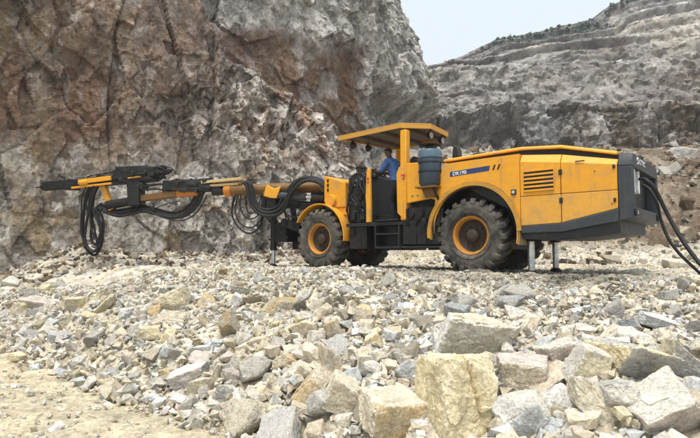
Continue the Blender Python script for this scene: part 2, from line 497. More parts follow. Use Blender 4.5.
def near_face():
    def ztop(x):
        xs = [-20, -5.9, -5.0, -4.0, -2.9, -1.8, -0.9, -.2, .45, 1.0]
        zs = [13, 13, 9.2, 6.8, 6.7, 6.35, 5.9, 5.6, 4.6, 3.4]
        return np.interp(x, xs, zs)
    def lean(x, y, z, t):
        P = np.stack([x, y, z], 1)
        zt = ztop(x) + 0.45 * fbm(P * np.array([.9, .9, 0]), 83, 3)
        ledge = np.clip((z - zt) / 0.5, 0, None)
        return 0.07 * z + np.minimum(ledge * 1.9, 11.0) + 0.16 * np.clip(z - 3, 0, 4) * sstep(-5, -2.5, x)
    def disp(P, t, z):
        w = P + 0.13 * np.stack([vnoise(P * 0.7, 1), vnoise(P * 0.7, 2), vnoise(P * 0.7, 3)], 1)
        a = 0.22 * fbm(P * np.array([.28, .28, .16]), 85, 3)
        f0, r0, e0 = facet(w * np.array([.42, .42, .085]), 87, .55); a = a + 0.34 * f0 - 0.05 * np.exp(-(e0 / .03) ** 2)
        f1, r1, e1 = facet(w * np.array([.62, .62, .36]), 89)
        f2, r2, e2 = facet(w * np.array([1.9, 1.9, 1.2]), 93, 1.1)
        f3, r3, e3 = facet(w * np.array([5.5, 5.5, 4.2]), 97, 1.2)
        rough = np.clip(0.55 + 0.9 * fbm(P * .35 + 4, 99, 3) + 0.55 * sstep(-4.9, -3.4, P[:, 0]) * (1 - sstep(0, .8, z - ztop(P[:, 0]) - .5)), 0.15, 1.35)
        lf = sstep(-6.0, -4.0, P[:, 0])
        d = a + (.15 + .10 * lf) * f1 + (0.11 + .07 * lf) * f2 * rough + (.040 + .045 * lf) * f3 * rough + (.012 + .018 * lf) * fbm(P * 5, 101, 5) - .03 * np.exp(-(e1 / .04) ** 2)
        cr = r1
        return d, (r1, r2, r3, rough, r0)
    def color(P, t, z, info, d):
        r1, r2, r3, rough, cr = info
        one = np.ones((len(P), 1))
        q = P * np.array([.55, .55, .16])
        n1, n2, n3 = fbm(q, 111, 4), fbm(q + 7, 113, 5), fbm(P * 1.1, 115, 5)
        n4 = fbm(P * np.array([.8, .8, .35]) + 3, 117, 5)
        x = P[:, 0]
        c = mix(GRY * one, OLV, np.clip(0.5 + 1.2 * n1 - 0.06 * (x + 8), 0, .9))
        cell = np.stack([GRY * 1.1, BRN * 1.15, OLV * 1.1, PUR * 1.15, GRY * 1.35, OCH * .8])[np.minimum((cr * 6).astype(int), 5)]
        c = mix(c, cell, .45)
        cell = np.stack([GRY * 1.2, PAL_ * .7, BRN * 1.2, PUR * 1.2, OLV * 1.3])[np.minimum((r1 * 5).astype(int), 4)]
        c = mix(c, cell, .35)
        hi = sstep(2.6, 4.0, z)
        c = mix(c, BRN, np.clip(hi * (0.55 + 1.3 * n2), 0, .92) * (1 - 0.7 * sstep(-5.6, -4.2, x)))
        c = mix(c, REDB, np.clip((r1 - 0.60) * 5, 0, 1) * np.clip(hi * .5 + .35 + n4, 0, .85))
        c = mix(c, PUR, np.clip(sstep(-7.4, -6.0, x) * (1 - sstep(-4.2, -3.0, x)) * (0.6 + 1.2 * n3), 0, .9))
        # the broken front shelf: pale, rough, patched with rust
        sh = sstep(-4.6, -3.4, x) * (1 - sstep(.2, 1.2, z - ztop(x)))
        c = mix(c, PAL_ * .88, np.clip(sh * (0.70 + 1.0 * n3), 0, .92))
        c = mix(c, REDB * 1.15, np.clip(sh * ((r1 > .55) * .7 + (r2 > .72) * .6) * (0.6 + 1.6 * n4), 0, .9))
        # pale spalls and ochre staining lower down
        lo = 1 - sstep(2.4, 4.2, z)
        c = mix(c, PAL_ * .75, np.clip((r3 - .62) * 3, 0, 1) * np.clip(.35 + 1.1 * n3 + .25 * lo, 0, .9))
        c = mix(c, OCH, np.clip((fbm(P * .9 + 9, 119, 4) - .12) * 3.2, 0, .75) * (0.35 + .5 * lo))
        c = mix(c, DRK, np.clip((fbm(P * np.array([1.6, 1.6, .5]) + 2, 121, 5) - .22) * 5, 0, .7))
        c = mix(c, PAL_ * .8, np.clip(.5 - z, 0, .6))
        c = c * (1 - .38 * np.clip(fbm(P * np.array([1.5, 1.5, .11]) + 5, 123, 4) * 2.6, 0, 1) * (.4 + .6 * hi))[:, None]
        c = mix(c, C_(.30, .262, .232), .14)
        c = mix(c, REDB, hi * (1 - sstep(-6.5, -4.8, x)) * np.clip(.08 + 1.2 * n2, 0, .5))
        ul = hi * (1 - sstep(-5.6, -3.8, x))
        c = mix(c, np.where((n4 > 0)[:, None], BRN * .85, REDB * .72 + BRN * .2), ul * np.clip(.35 + 1.5 * n2, 0, .8))
        c = mix(c, OCH * .9, (1 - sstep(-8.6, -7.0, x)) * np.clip(.05 + 1.6 * n4, 0, .5))
        c = mix(c, C_(.40, .375, .335), (1 - hi) * np.clip(.30 + 1.3 * n3, 0, .75))
        c = mix(c, PAL_ * .95, sh * np.clip(.25 + 1.5 * n3, 0, .75))
        fl = fbm(P * np.array([3.2, 3.2, 1.9]) + 1, 125, 5)
        c = mix(c, PAL_ * 1.05, np.clip((fl - .20) * 6, 0, .75) * (.35 + .65 * np.maximum(sh, 1 - hi)))
        c = mix(c, DRK, np.clip((-fl - .26) * 6, 0, .5))
        c = mix(c, C_(.33, .285, .25), .16)
        c = c * (1 - .12 * ul)[:, None]
        return c * (0.86 + 0.42 * r2)[:, None]
    sheet('rock_face', WALL_A, 640, -0.6, 13.0, 330, disp, color, M['cliff'], 'steep brown and grey blasted rock face standing behind the drill boom', lean, 1)

def back_face():
    def lean(x, y, z, t):
        e = sstep(1.0, 4.0, x)
        return 0.04 * z + e * (0.29 * np.clip(z - 12.6, 0, 9)) - e * 0.25 * np.clip(12.5 - z, 0, 7) * sstep(3.5, 5.5, x)
    def disp(P, t, z):
        w = P + 0.25 * np.stack([vnoise(P * 0.4, 11), vnoise(P * 0.4, 12), vnoise(P * 0.4, 13)], 1)
        x = P[:, 0]
        pale = np.maximum(sstep(-.2, .9, x + .5 * vnoise(P * .6, 241)), sstep(10.2, 11.6, P[:, 2] + 1.3 * vnoise(P * .35, 243)))
        a = (.35 + .5 * pale) * fbm(P * np.array([.16, .16, .09]), 205, 3)
        f1, r1, e1 = facet(w * np.array([.30, .30, .22]), 209)
        f2, r2, e2 = facet(w * np.array([.85, .85, .8]), 213, 1.0)
        f3, r3, e3 = facet(w * np.array([2.4, 2.4, 2.6]), 217, 1.0)
        rec = 2.2 * sstep(0.8, 2.0, x) * (1 - sstep(9.4, 11.0, z + 0.8 * vnoise(P * .5, 219)))
        d = a + (.14 + .26 * pale) * f1 + (0.10 + .22 * pale) * f2 + (0.04 + .07 * pale) * f3 + 0.06 * fbm(P * 3, 221, 4) - rec
        return d, (r1, r2, r3, pale)
    def color(P, t, z, info, d):
        r1, r2, r3, pale = info
        one = np.ones((len(P), 1))
        n1, n2, n3 = fbm(P * np.array([.4, .4, .1]), 231, 5), fbm(P * np.array([1.2, 1.2, .22]), 233, 5), fbm(P * .8, 235, 5)
        c = mix(BRN * 1.1 * one, PUR * .85, np.clip(.25 + n1, 0, .7))
        c = mix(c, REDB * 1.05, np.clip(.02 + 1.1 * n2, 0, .45))
        c = c * (1 - .35 * np.clip(n2 * 2.2, 0, 1))[:, None]
        c = mix(c, PAL_ * .7, np.clip((n3 - .15) * 3, 0, .6))
        g = mix(C_(.30, .285, .275) * one, PAL_ * .85, np.clip(.4 + 1.2 * n3, 0, .9))
        g = mix(g, C_(.2, .19, .18), np.clip((n2 - .1) * 3, 0, .6))
        c = mix(c, g, pale)
        return c * (0.84 + 0.40 * r2)[:, None]
    sheet('rock_buttress', WALL_B, 620, 0.5, 22.0, 300, disp, color, M['cliff'], 'tall purple grey rock buttress rising out of frame behind the canopy', lean, 2)

SKY_PX = [(380, 92), (425, 74), (432, 69), (445, 66), (462, 60), (478, 52), (500, 42), (540, 36), (575, 29), (600, 24), (606, 21), (615, 11), (640, 3), (700, -10), (800, -30), (1000, -60)]
def skyline(x, d=58.0):
    xs = [(a - CX) / FPX * d for a, b in SKY_PX]
    zs = [at(350, b, d)[2] for a, b in SKY_PX]
    return np.interp(x, xs, zs)

def far_wall():
    prof = [(0, 34.2, 5.6), (.06, 35.0, 7.2), (.20, 35.9, 10.5), (.25, 39.0, 11.4), (.40, 41.2, 16.0), (.47, 45.6, 16.7), (.62, 47.8, 20.6), (.70, 52.8, 21.3), (.84, 55.0, 24.4), (.90, 57, 24.8), (1.0, 58, 26.9), (1.1, 63, 27.4)]
    n, nz = 620, 300
    xs = np.linspace(-9, 62, n)
    v = np.linspace(0, 1.1, nz)
    Xi, Vi = np.meshgrid(xs, v); x = Xi.ravel(); vv = Vi.ravel()
    P0 = np.stack([x, vv * 20, np.zeros_like(x)], 1)
    vw = np.clip(vv + 0.007 * fbm(P0 * np.array([.12, .3, 0]), 301, 3) * sstep(0, .15, vv) * (1 - sstep(.85, 1, vv)) * 2, 0, 1.1)
    y = np.interp(vw, [p[0] for p in prof], [p[1] for p in prof])
    z = np.interp(vw, [p[0] for p in prof], [p[2] for p in prof])
    zs = skyline(x)
    k = (zs - 6.6) / (26.5 - 6.6)
    up = sstep(.25, .9, vv)
    z = 6.6 + (z - 6.6) * (1 + (k - 1) * up)
    y = y - 0.10 * np.clip(x - 14, 0, 40) * (1 - .5 * vv) + 3.0 * (1 - sstep(2, 10, x)) * (1 - vv) + 0.5 * fbm(np.stack([x * .12, vv * 3, 0 * x], 1), 303, 3)
    P = np.stack([x, y, z], 1)
    w = P + 0.3 * np.stack([vnoise(P * .3, 21), vnoise(P * .3, 22), vnoise(P * .3, 23)], 1)
    f1, r1, e1 = facet(w * np.array([.5, .45, .7]), 309)
    f2, r2, e2 = facet(w * np.array([1.3, 1.3, 1.9]), 313, 1.0)
    f3, r3, e3 = facet(w * np.array([2.9, 2.9, 3.6]), 317, 1.0)
    slope = np.gradient(np.interp(v, [p[0] for p in prof], [p[2] for p in prof]), v)
    steep = np.repeat((slope > 20).astype(float)[:, None], n, 1).ravel()
    top = 1 - sstep(.93, 1.0, vv)
    n0 = fbm(w * .15, 325, 3)
    joint = np.abs(vnoise(w * np.array([.55, .55, .10]), 319))
    d = 0.6 * fbm(P * .12, 321, 3) * top + (0.36 * f1 + 0.24 * f2 + .13 * f3) * np.interp(vv, [0, .22, .26, .42, .48, .9, 1.1], [1.1, 1.1, .72, .72, .5, .42, .2]) + .42 * vnoise(np.stack([x * .05, vv * 46 + .4 * n0, 0 * x], 1), 323) * sstep(.22, .3, vv) * top - 0.7 * steep * (joint < .10) * (vv < .23)
    hole = np.exp(-((x - 6.3) / 2.3) ** 2 - ((z - 8.6) / 1.5) ** 2) * 3.4 + np.exp(-((x - 10.4) / 1.1) ** 2 - ((z - 8.9) / .8) ** 2) * 1.4
    d = d - hole
    nrm = np.array([0, -.86, .5])
    P = P + nrm[None] * d[:, None]
    n1, n2, n3 = fbm(P * np.array([.18, .18, .3]), 331, 5), fbm(P * np.array([.7, .7, .14]), 333, 5), fbm(P * .45, 335, 5)
    one = np.ones((len(x), 1))
    c = mix(C_(.31, .285, .275) * one, C_(.46, .435, .415), np.clip(.40 + 1.2 * n3 + .4 * (1 - steep), 0, .95))
    c = mix(c, C_(.22, .195, .195), np.clip((n1 - .02) * 3, 0, .7) * (.4 + .6 * steep))
    c = mix(c, C_(.46, .41, .33), np.clip((n1 * -1 - .16) * 4, 0, .55) * sstep(.25, .5, vv))
    c = mix(c, C_(.50, .475, .45), (1 - steep) * np.clip(.5 + 1.2 * n3, 0, .85) * (vv < .93))
    st_ = vnoise(np.stack([x * .03, vv * 60 + .6 * n0, 0 * x], 1), 337)
    c = c * (1 + .28 * st_ * sstep(.3, .5, vv))[:, None]
    cap = np.clip(sstep(14.5, 17, x) * (1 - sstep(28.6, 29.0, x)) * sstep(.80, .86, vv) + sstep(28.8, 29.2, x) * (1 - sstep(32, 34, x)) * sstep(.95, .97, vv), 0, 1)
    c = mix(c, C_(.115, .135, .13), cap * np.clip(.75 + .8 * n3, 0, .95))
    low = 1 - sstep(.20, .27, vv)
    c = mix(c, C_(.21, .165, .12), low * sstep(14.0, 15.2, x + .6 * n2) * np.clip(.55 + n2 * 1.2, 0, .9))
    c = c * (1 - .30 * low * np.clip(.7 + 1.0 * n2, 0, 1))[:, None]
    c = mix(c, C_(.25, .20, .14), sstep(18, 25, x) * np.clip(.2 + n1 * 1.3, 0, .65) * (1 - sstep(.5, .62, vv)))
    c = mix(c, C_(.37, .37, .375), low * np.exp(-((x - 13.4) / .9) ** 2) * .8)
    c = c * (0.58 + 0.33 * r2)[:, None]
    i = np.arange(nz - 1)[:, None] * n + np.arange(n - 1)[None]
    F = np.stack([i, i + 1, i + n + 1, i + n], -1).reshape(-1, 4)
    tag(link('benched_quarry_wall', np_mesh('benched_quarry_wall', P, F, c, smooth=True, sharp=40), M['far']),
        'far grey quarry wall cut in benches below the pale sky', kind='structure')
    return P.reshape(nz, n, 3), v

def leaf_mat():
    m, nt, p = new_mat('scrub_leaves')
    tc = nt.nodes.new('ShaderNodeTexCoord')
    c = ramp(nt, noise(nt, tc.outputs['Object'], 1.2, 5), [(.3, (.16, .18, .175)), (.55, (.20, .22, .20)), (.75, (.27, .27, .23))])
    nt.links.new(c, p.inputs['Base Color']); p.inputs['Roughness'].default_value = .8
    return m

def scrub(G, v):
    """low scrub along the rim: many small leaf faces"""
    rng = np.random.default_rng(5)
    V = []
    nz, n, _ = G.shape
    def clump(c, r, k):
        d = rng.normal(size=(k, 3)); d /= np.linalg.norm(d, axis=1)[:, None]
        p = c + d * r * (rng.random((k, 1)) ** .4) * np.array([1, 1, .7])
        a = rng.normal(size=(k, 3)) * .07; b = rng.normal(size=(k, 3)) * .07
        V.append(np.stack([p - a, p + b, p + a, p - b], 1).reshape(-1, 3))
    jt = np.argmin(abs(v - 1.0))
    xs = G[jt, :, 0]
    for k in range(700):
        i = rng.integers(0, n)
        x = G[jt, i, 0]
        if 15.5 < x < 28.9: j = jt - int(rng.random() * 46 * min(1, .3 + (x - 15.5) / 6))
        elif 28.9 <= x < 33: j = jt - int(rng.random() * 8)
        elif rng.random() < .02 and x > 11: j = jt - int(rng.random() * 16)
        else: continue
        r = rng.uniform(.08, .16) + .22 * rng.random() ** 4
        clump(G[j, i] + np.array([0, -.05, r * .1]), r, 40)
    V = np.concatenate(V)
    F = np.arange(len(V)).reshape(-1, 4)
    tag(link('scrub', np_mesh('scrub', V, F), leaf_mat()), 'dark green scrub covering the rim of the far quarry wall', 'scrub', kind='stuff')

# ================================================================== ROCKS
def ico(level):
    bm = bmesh.new(); bmesh.ops.create_icosphere(bm, subdivisions=level, radius=1)
    bm.verts.ensure_lookup_table()
    V = np.array([v.co[:] for v in bm.verts]); F = np.array([[v.index for v in f.verts] for f in bm.faces])
    bm.free()
    return V / np.linalg.norm(V, axis=1)[:, None], F
ICO = {k: ico(k) for k in (5, 6, 7)}

def rock_shape(seed, kind, level, cols, weights):
    """broken stone: flat fracture planes meeting at chipped edges; each joint face keeps its own staining. Unit half-size."""
    rng = np.random.default_rng(seed)
    D, F = ICO[level]
    nr = []
    for ax in range(3):
        for sg in (-1, 1):
            v = np.zeros(3); v[ax] = sg
            v = v + rng.normal(size=3) * {'round': .34, 'cube': .15}.get(kind, .24)
            nr.append((v / np.linalg.norm(v), rng.uniform(.80, 1.0)))
    for _ in range({'block': 4, 'slab': 4, 'wedge': 5, 'round': 9, 'cube': 3}[kind]):
        v = rng.normal(size=3); v /= np.linalg.norm(v)
        nr.append((v, rng.uniform(.78, .98) if kind == 'round' else rng.uniform(1.02, 1.3) if kind == 'cube' else rng.uniform(.82, 1.12)))
    if kind == 'wedge':
        v = np.array([rng.choice([-1, 1]) * .72, rng.uniform(-.3, .3), .66]); nr.append((v / np.linalg.norm(v), .42))
    Nn = np.array([a for a, b in nr]); h = np.array([b for a, b in nr])
    k = 34 if kind != 'round' else 16
    q = np.maximum(D @ Nn.T / h, 0)
    r = ((q ** k).sum(1)) ** (-1 / k)
    P = D * r[:, None]
    o = rng.random(3) * 50
    qs = np.sort(q, 1); edge = np.clip((qs[:, -1] - qs[:, -2]) / qs[:, -1], 0, 1)       # 0 on an edge
    pid = np.argmax(q, 1)
    f1, r1, _ = facet(P * 2.2 + o, seed); f2, r2, _ = facet(P * 5.5 + o, seed + 3, 1.0)
    chip = np.exp(-edge * 16)
    amp = np.array([rng.uniform(.4, 1.3) for _ in nr])[pid]
    d = 0.045 * fbm(P * 1.6 + o, seed, 4) + amp * (0.040 * f1 + 0.020 * f2) + 0.012 * fbm(P * 8 + o, seed + 2, 4)
    d = d - chip * np.clip(0.10 * (fbm(P * 3 + o, seed + 9, 3) + .15), 0, .2)
    P = P * (1 + d)[:, None]
    names = list(cols)
    fc = np.array([PAL[names[i]] * rng.uniform(.86, 1.12) for i in rng.choice(len(names), len(nr), p=np.array(weights) / sum(weights))])
    up = int(np.argmax(Nn[:, 2])); fr = int(np.argmax(-Nn[:, 1]))
    fc[up] = PAL[names[0]]; fc[fr] = PAL[names[min(1, len(names) - 1)]]
    w = q / q.max(1)[:, None]
    jit = fbm(P * 2.5 + o, seed + 21, 4)
    pid2 = np.argmax(q * (1 + 0.10 * np.stack([fbm(P * 2.2 + o + 7 * j, seed + j, 3) for j in range(len(nr))], 1)), 1)
    c = fc[pid2] * (1 + .22 * jit + .10 * (r1 - .5))[:, None]
    c = mix(c, PAL['pale'] * 1.08, chip * .35)
    c = mix(c, fc[up] * .75, np.clip((fbm(P * 1.3 + o, seed + 31, 4) - .18) * 3, 0, .5))
    return P, F, np.clip(c, .02, .8)

def rot(rx, ry, rz):
    return np.array(Euler((rx, ry, rz), 'XYZ').to_matrix())

CN = dict(pale='pale grey', white='whitish', cream='cream', ochre='ochre', yellow='yellow', tan='tan', grey='dark grey', bluish='bluish grey', pinkish='pinkish grey', olive='olive')
KN = dict(block='blocky', slab='flat', wedge='wedge shaped', round='rounded')

# photo x, y, width, height | shape | first colour (top/front), other colours | roll | short name | label
BOULDERS = [
 (460, 404, 72, 84, 'block', 'yellow yellow cream', -3, 'tall yellow boulder', 'tallest cream yellow boulder with a crack down its front, cut by the bottom edge'),
 (391, 422, 54, 48, 'block', 'cream ochre', 8, 'cream boulder', 'cream boulder with rough ochre left side just left of the tall yellow boulder'),
 (524, 424, 56, 46, 'round', 'pale bluish white', 0, 'rough whitish boulder', 'rough whitish grey boulder at the bottom edge right of the tall yellow boulder'),
 (473, 341, 66, 46, 'block', 'cream pale white', 14, 'speckled boulder', 'large tilted boulder with speckled grey face and cream left side behind the tall yellow boulder'),
 (524, 383, 46, 40, 'block', 'pinkish tan', 2, 'pinkish block', 'square pinkish beige block right of the tall yellow boulder'),
 (551, 387, 54, 19, 'block', 'tan cream', -24, 'tan bar', 'long tan bar of rock leaning across the pinkish block'),
 (562, 409, 36, 34, 'round', 'white olive tan', 10, 'egg shaped stone', 'egg shaped brown stone with whitish top under the tan bar'),
 (595, 408, 56, 27, 'slab', 'pale cream', 44, 'smooth leaning slab', 'smooth pale slab leaning steeply between the egg shaped stone and a grey stone'),
 (634, 367, 70, 46, 'block', 'yellow grey bluish', 16, 'yellow topped boulder', 'big boulder with a bright yellow top and dark grey front'),
 (589, 372, 36, 36, 'block', 'pale olive tan', 20, 'mossy footed stone', 'upright pale stone with mossy yellow foot left of the yellow topped boulder'),
 (616, 404, 42, 32, 'round', 'grey pale', 0, 'plain grey stone', 'plain rounded grey stone below the yellow topped boulder'),
 (668, 415, 76, 50, 'block', 'pale pinkish white', -14, 'big white boulder', 'biggest whitish boulder with stepped faces in the lower right corner'),
 (684, 370, 60, 28, 'slab', 'pale grey', 30, 'grey slanting slab', 'grey slab slanting down at the right edge beside the yellow topped boulder'),
 (650, 396, 36, 17, 'slab', 'bluish pale', 4, 'bluish flat stone', 'bluish flat stone wedged between the yellow topped boulder and big white boulder'),
 (561, 358, 36, 25, 'block', 'pale pinkish tan', -30, 'pinkish leaning stone', 'pinkish grey stone leaning right behind the tan bar'),
 (546, 349, 22, 16, 'round', 'bluish white', -20, None, 'small bluish white stone behind the pinkish leaning stone'),
 (530, 328, 20, 18, 'wedge', 'cream tan', 0, 'cream wedge', 'small cream wedge standing behind the pinkish block'),
 (516, 320, 20, 16, 'block', 'pale tan', 8, None, 'small greyish block up and left of the cream wedge'),
 (511, 335, 21, 15, 'block', 'tan pale', 34, None, 'beige block touching the right side of the speckled boulder'),
 (491, 369, 22, 22, 'block', 'olive pale', 4, 'olive block', 'small olive grey block between the speckled boulder and the tall yellow boulder'),
 (508, 358, 16, 14, 'block', 'pale', -40, None, 'small pale stone standing on edge above the pinkish block'),
 (408, 378, 24, 24, 'round', 'grey bluish', 0, 'dark grey lump', 'dark grey lump of rock against the left side of the tall yellow boulder'),
 (388, 372, 18, 12, 'slab', 'cream', 10, None, 'small cream chip left of the dark grey lump'),
 (324, 413, 32, 30, 'round', 'grey pale bluish', 0, 'round grey boulder', 'round grey boulder among cream blocks at the lower middle'),
 (346, 401, 38, 32, 'block', 'cream pale', 24, 'cream cube', 'large cream cube of rock between the round grey boulder and the cream boulder'),
 (333, 368, 26, 40, 'block', 'tan cream pale', -4, 'standing tan block', 'standing tan block above the cream cube'),
 (311, 394, 42, 19, 'block', 'tan ochre', -44, 'tan beam', 'long tan beam of rock leaning up to the standing tan block'),
 (303, 377, 18, 18, 'block', 'cream', 20, None, 'small cream cube above the tan beam'),
 (287, 367, 24, 18, 'wedge', 'ochre tan', -10, 'ochre wedge', 'ochre wedge left of the small cream cube'),
 (310, 361, 24, 20, 'block', 'cream tan', 24, None, 'cream stone left of the standing tan block'),
 (271, 411, 25, 16, 'block', 'pale grey', -42, 'pale grey cube', 'pale grey cube tilted on its corner at the toe of the pile'),
 (259, 401, 23, 15, 'block', 'ochre pale', -30, 'ochre block', 'ochre block left of the pale grey cube'),
 (284, 418, 16, 14, 'round', 'white pale', 0, None, 'little white stone right of the pale grey cube'),
 (299, 419, 22, 20, 'block', 'tan cream', 12, None, 'tan block left of the round grey boulder'),
 (371, 377, 22, 22, 'round', 'pale grey', 10, 'star shaped stone', 'jagged grey stone above the cream boulder'),
 (364, 361, 17, 14, 'block', 'tan cream', -12, None, 'beige block behind the jagged grey stone'),
 (354, 354, 16, 12, 'slab', 'cream', 10, None, 'flat cream stone right of the standing tan block'),
 (320, 318, 24, 11, 'block', 'tan', -32, 'tan blade', 'tan blade of stone highest in the middle of the pile'),
 (304, 333, 26, 18, 'block', 'yellow tan', -6, 'yellow tan block', 'yellow tan block below the tan blade'),
 (334, 335, 20, 24, 'block', 'ochre tan', -10, 'ochre pillar', 'ochre pillar of stone right of the yellow tan block'),
 (317, 343, 18, 17, 'block', 'pinkish pale', 16, None, 'pinkish grey stone between the yellow tan block and the ochre pillar'),
 (277, 323, 12, 14, 'block', 'cream pale', 4, None, 'small upright cream stone left of the yellow tan block'),
 (262, 346, 24, 12, 'slab', 'tan', -10, 'flat tan stone', 'flat tan stone left of the middle of the pile'),
 (243, 345, 17, 14, 'block', 'tan pale', 14, None, 'tan stone just left of the flat tan stone'),
 (303, 300, 18, 14, 'wedge', 'pale', 0, 'greyish ridge stone', 'greyish stone at the top of the pile below the front wheel'),
 (236, 304, 11, 13, 'slab', 'white', 30, 'white flake', 'white flake standing on edge below the support jack'),
 (288, 337, 12, 11, 'wedge', 'yellow', 10, None, 'small yellow chip left of the yellow tan block'),
 (363, 317, 19, 15, 'block', 'ochre tan', -4, 'ochre cube', 'ochre cube right of the tan blade'),
 (366, 331, 16, 15, 'block', 'tan cream', 6, None, 'tan block under the ochre cube'),
 (374, 347, 15, 18, 'block', 'cream ochre', -24, None, 'cream stone with ochre side above the jagged grey stone'),
 (441, 327, 16, 13, 'block', 'cream', -4, 'cream brick', 'cream brick shaped stone left of the speckled boulder'),
 (410, 314, 15, 14, 'block', 'white cream', 0, 'white block', 'white block left of the cream brick'),
 (393, 338, 18, 11, 'slab', 'tan pale', -4, None, 'flat beige stone left of the white block'),
 (350, 330, 21, 9, 'slab', 'bluish grey', 40, 'bluish slab', 'bluish slab leaning left of the ochre cube'),
 (173, 302, 30, 20, 'block', 'olive tan cream', -14, 'olive boulder', 'olive tan boulder highest on the left of the pile'),
 (168, 323, 34, 18, 'wedge', 'tan cream', 6, 'tan ledge stone', 'broad tan stone just below the olive boulder'),
 (148, 337, 25, 15, 'slab', 'olive yellow', -6, 'mossy yellow stone', 'mossy yellow stone below the tan ledge stone'),
 (167, 339, 18, 14, 'wedge', 'yellow', -20, None, 'small yellow stone right of the mossy yellow stone'),
 (206, 306, 16, 14, 'block', 'ochre tan', 30, 'ochre lump', 'ochre lump right of the olive boulder'),
 (154, 313, 13, 11, 'block', 'ochre', -10, None, 'small ochre stone left of the olive boulder'),
 (141, 317, 17, 12, 'wedge', 'pale', 10, None, 'pale wedge left of the tan ledge stone'),
 (124, 318, 14, 14, 'block', 'bluish white', 6, 'bluish white stone', 'bluish white stone on the left of the pile'),
 (194, 301, 8, 9, 'block', 'white', 0, None, 'little white cube between the olive boulder and the ochre lump'),
 (189, 383, 40, 22, 'block', 'white pinkish grey', -20, 'long whitish block', 'long whitish block with dark front at the toe of the pile on the left'),
 (200, 394, 24, 24, 'block', 'cream olive', 0, 'cream toe stone', 'cream stone in front of the long whitish block'),
 (227, 399, 26, 23, 'block', 'pale grey', 24, 'grey toe boulder', 'rough grey boulder right of the cream toe stone'),
 (216, 379, 13, 22, 'wedge', 'cream tan', 4, None, 'narrow upright cream stone right of the long whitish block'),
 (230, 381, 19, 16, 'block', 'pinkish pale', 20, None, 'pinkish beige block behind the grey toe boulder'),
 (240, 367, 19, 20, 'block', 'tan pale', 28, 'beige toe block', 'beige block up and right of the long whitish block'),
 (202, 365, 25, 14, 'round', 'pinkish tan', 0, None, 'brownish lump behind the long whitish block'),
 (198, 355, 30, 14, 'slab', 'bluish white', -10, 'bluish bank', 'broad bluish white stone above the long whitish block'),
 (212, 411, 19, 13, 'block', 'cream pale', 0, None, 'cream stone below the grey toe boulder'),
 (192, 405, 13, 11, 'round', 'pinkish', 0, None, 'little pinkish stone below the cream toe stone'),
 (182, 399, 12, 9, 'wedge', 'pale', 0, None, 'little grey stone left of the cream toe stone'),
 (159, 408, 13, 9, 'round', 'white', 0, 'lone white stone', 'lone whitish stone lying on the yellow sand'),
 (165, 377, 16, 10, 'slab', 'ochre', 0, None, 'flat ochre stone left of the long whitish block'),
 (73, 308, 17, 17, 'block', 'yellow tan', 10, 'yellow capped stone', 'yellow capped stone on the far left of the pile'),
 (94, 304, 28, 9, 'slab', 'olive yellow', -36, 'slanting yellow slab', 'slanting mossy yellow slab right of the yellow capped stone'),
 (102, 310, 27, 9, 'slab', 'olive', -42, None, 'olive slab leaning parallel to the slanting yellow slab'),
 (89, 320, 17, 10, 'slab', 'yellow', 10, 'bright yellow stone', 'bright yellow stone below the slanting yellow slab'),
 (55, 286, 15, 11, 'block', 'pale', 0, None, 'grey block high on the left end of the pile'),
 (36, 306, 28, 12, 'slab', 'pinkish', 8, 'flat pinkish stone', 'flat pinkish stone left of the yellow capped stone'),
 (17, 313, 12, 16, 'block', 'yellow tan', 6, None, 'upright yellow stone near the left edge'),
 (31, 295, 15, 10, 'slab', 'pale', -10, None, 'pale flat stone above the flat pinkish stone'),
 (10, 284, 15, 10, 'round', 'pale', 0, None, 'pale stone at the left edge on top of the pile'),
 (44, 291, 11, 10, 'wedge', 'yellow', 0, None, 'small yellow wedge left of the grey block at the left end'),
 (47, 335, 17, 15, 'wedge', 'pale', -10, 'pale left stone', 'pale stone at the foot of the pile below the flat pinkish stone'),
 (17, 361, 15, 9, 'slab', 'yellow', 6, None, 'yellow stone half sunk in sand near the left edge'),
 (662, 328, 36, 14, 'slab', 'white bluish', 22, 'long white slab', 'long white slab lying above the grey slanting slab'),
 (611, 338, 20, 12, 'wedge', 'cream', -10, None, 'pale cream stone above the yellow topped boulder'),
 (645, 345, 24, 12, 'slab', 'white pale', 16, None, 'white flat stone behind the yellow topped boulder'),
 (624, 341, 30, 16, 'slab', 'pale', -8, None, 'pale grey broad stone behind the yellow topped boulder'),
 (595, 349, 30, 20, 'wedge', 'pale grey', -14, 'grey roof stone', 'roof shaped grey stone up and left of the yellow topped boulder'),
 (585, 336, 20, 14, 'block', 'pale cream', 20, None, 'pale block above the roof shaped grey stone'),
 (568, 338, 16, 13, 'block', 'pale', 0, None, 'greyish block left of the roof shaped grey stone'),
 (677, 267, 28, 12, 'slab', 'pale cream', 6, 'pale ground slab', 'pale flat slab lying by the black cables at the right'),
 (686, 154, 24, 14, 'block', 'white pale', -8, 'talus boulder', 'biggest pale boulder on the brown slope at the upper right'),
 (633, 397, 14, 12, 'wedge', 'tan', 0, None, 'small tan wedge left of the bluish flat stone'),
 (690, 392, 22, 18, 'block', 'pale bluish', 10, None, 'pale block at the right edge above the big white boulder'),
 (588, 428, 36, 22, 'slab', 'cream olive', -10, None, 'cream olive slab at the bottom edge left of the big white boulder'),
 (556, 432, 26, 18, 'round', 'bluish', 0, None, 'bluish rounded stone at the bottom edge below the egg shaped stone'),
 (344, 426, 20, 16, 'block', 'pale cream', 0, None, 'pale block at the bottom edge below the cream cube'),
]

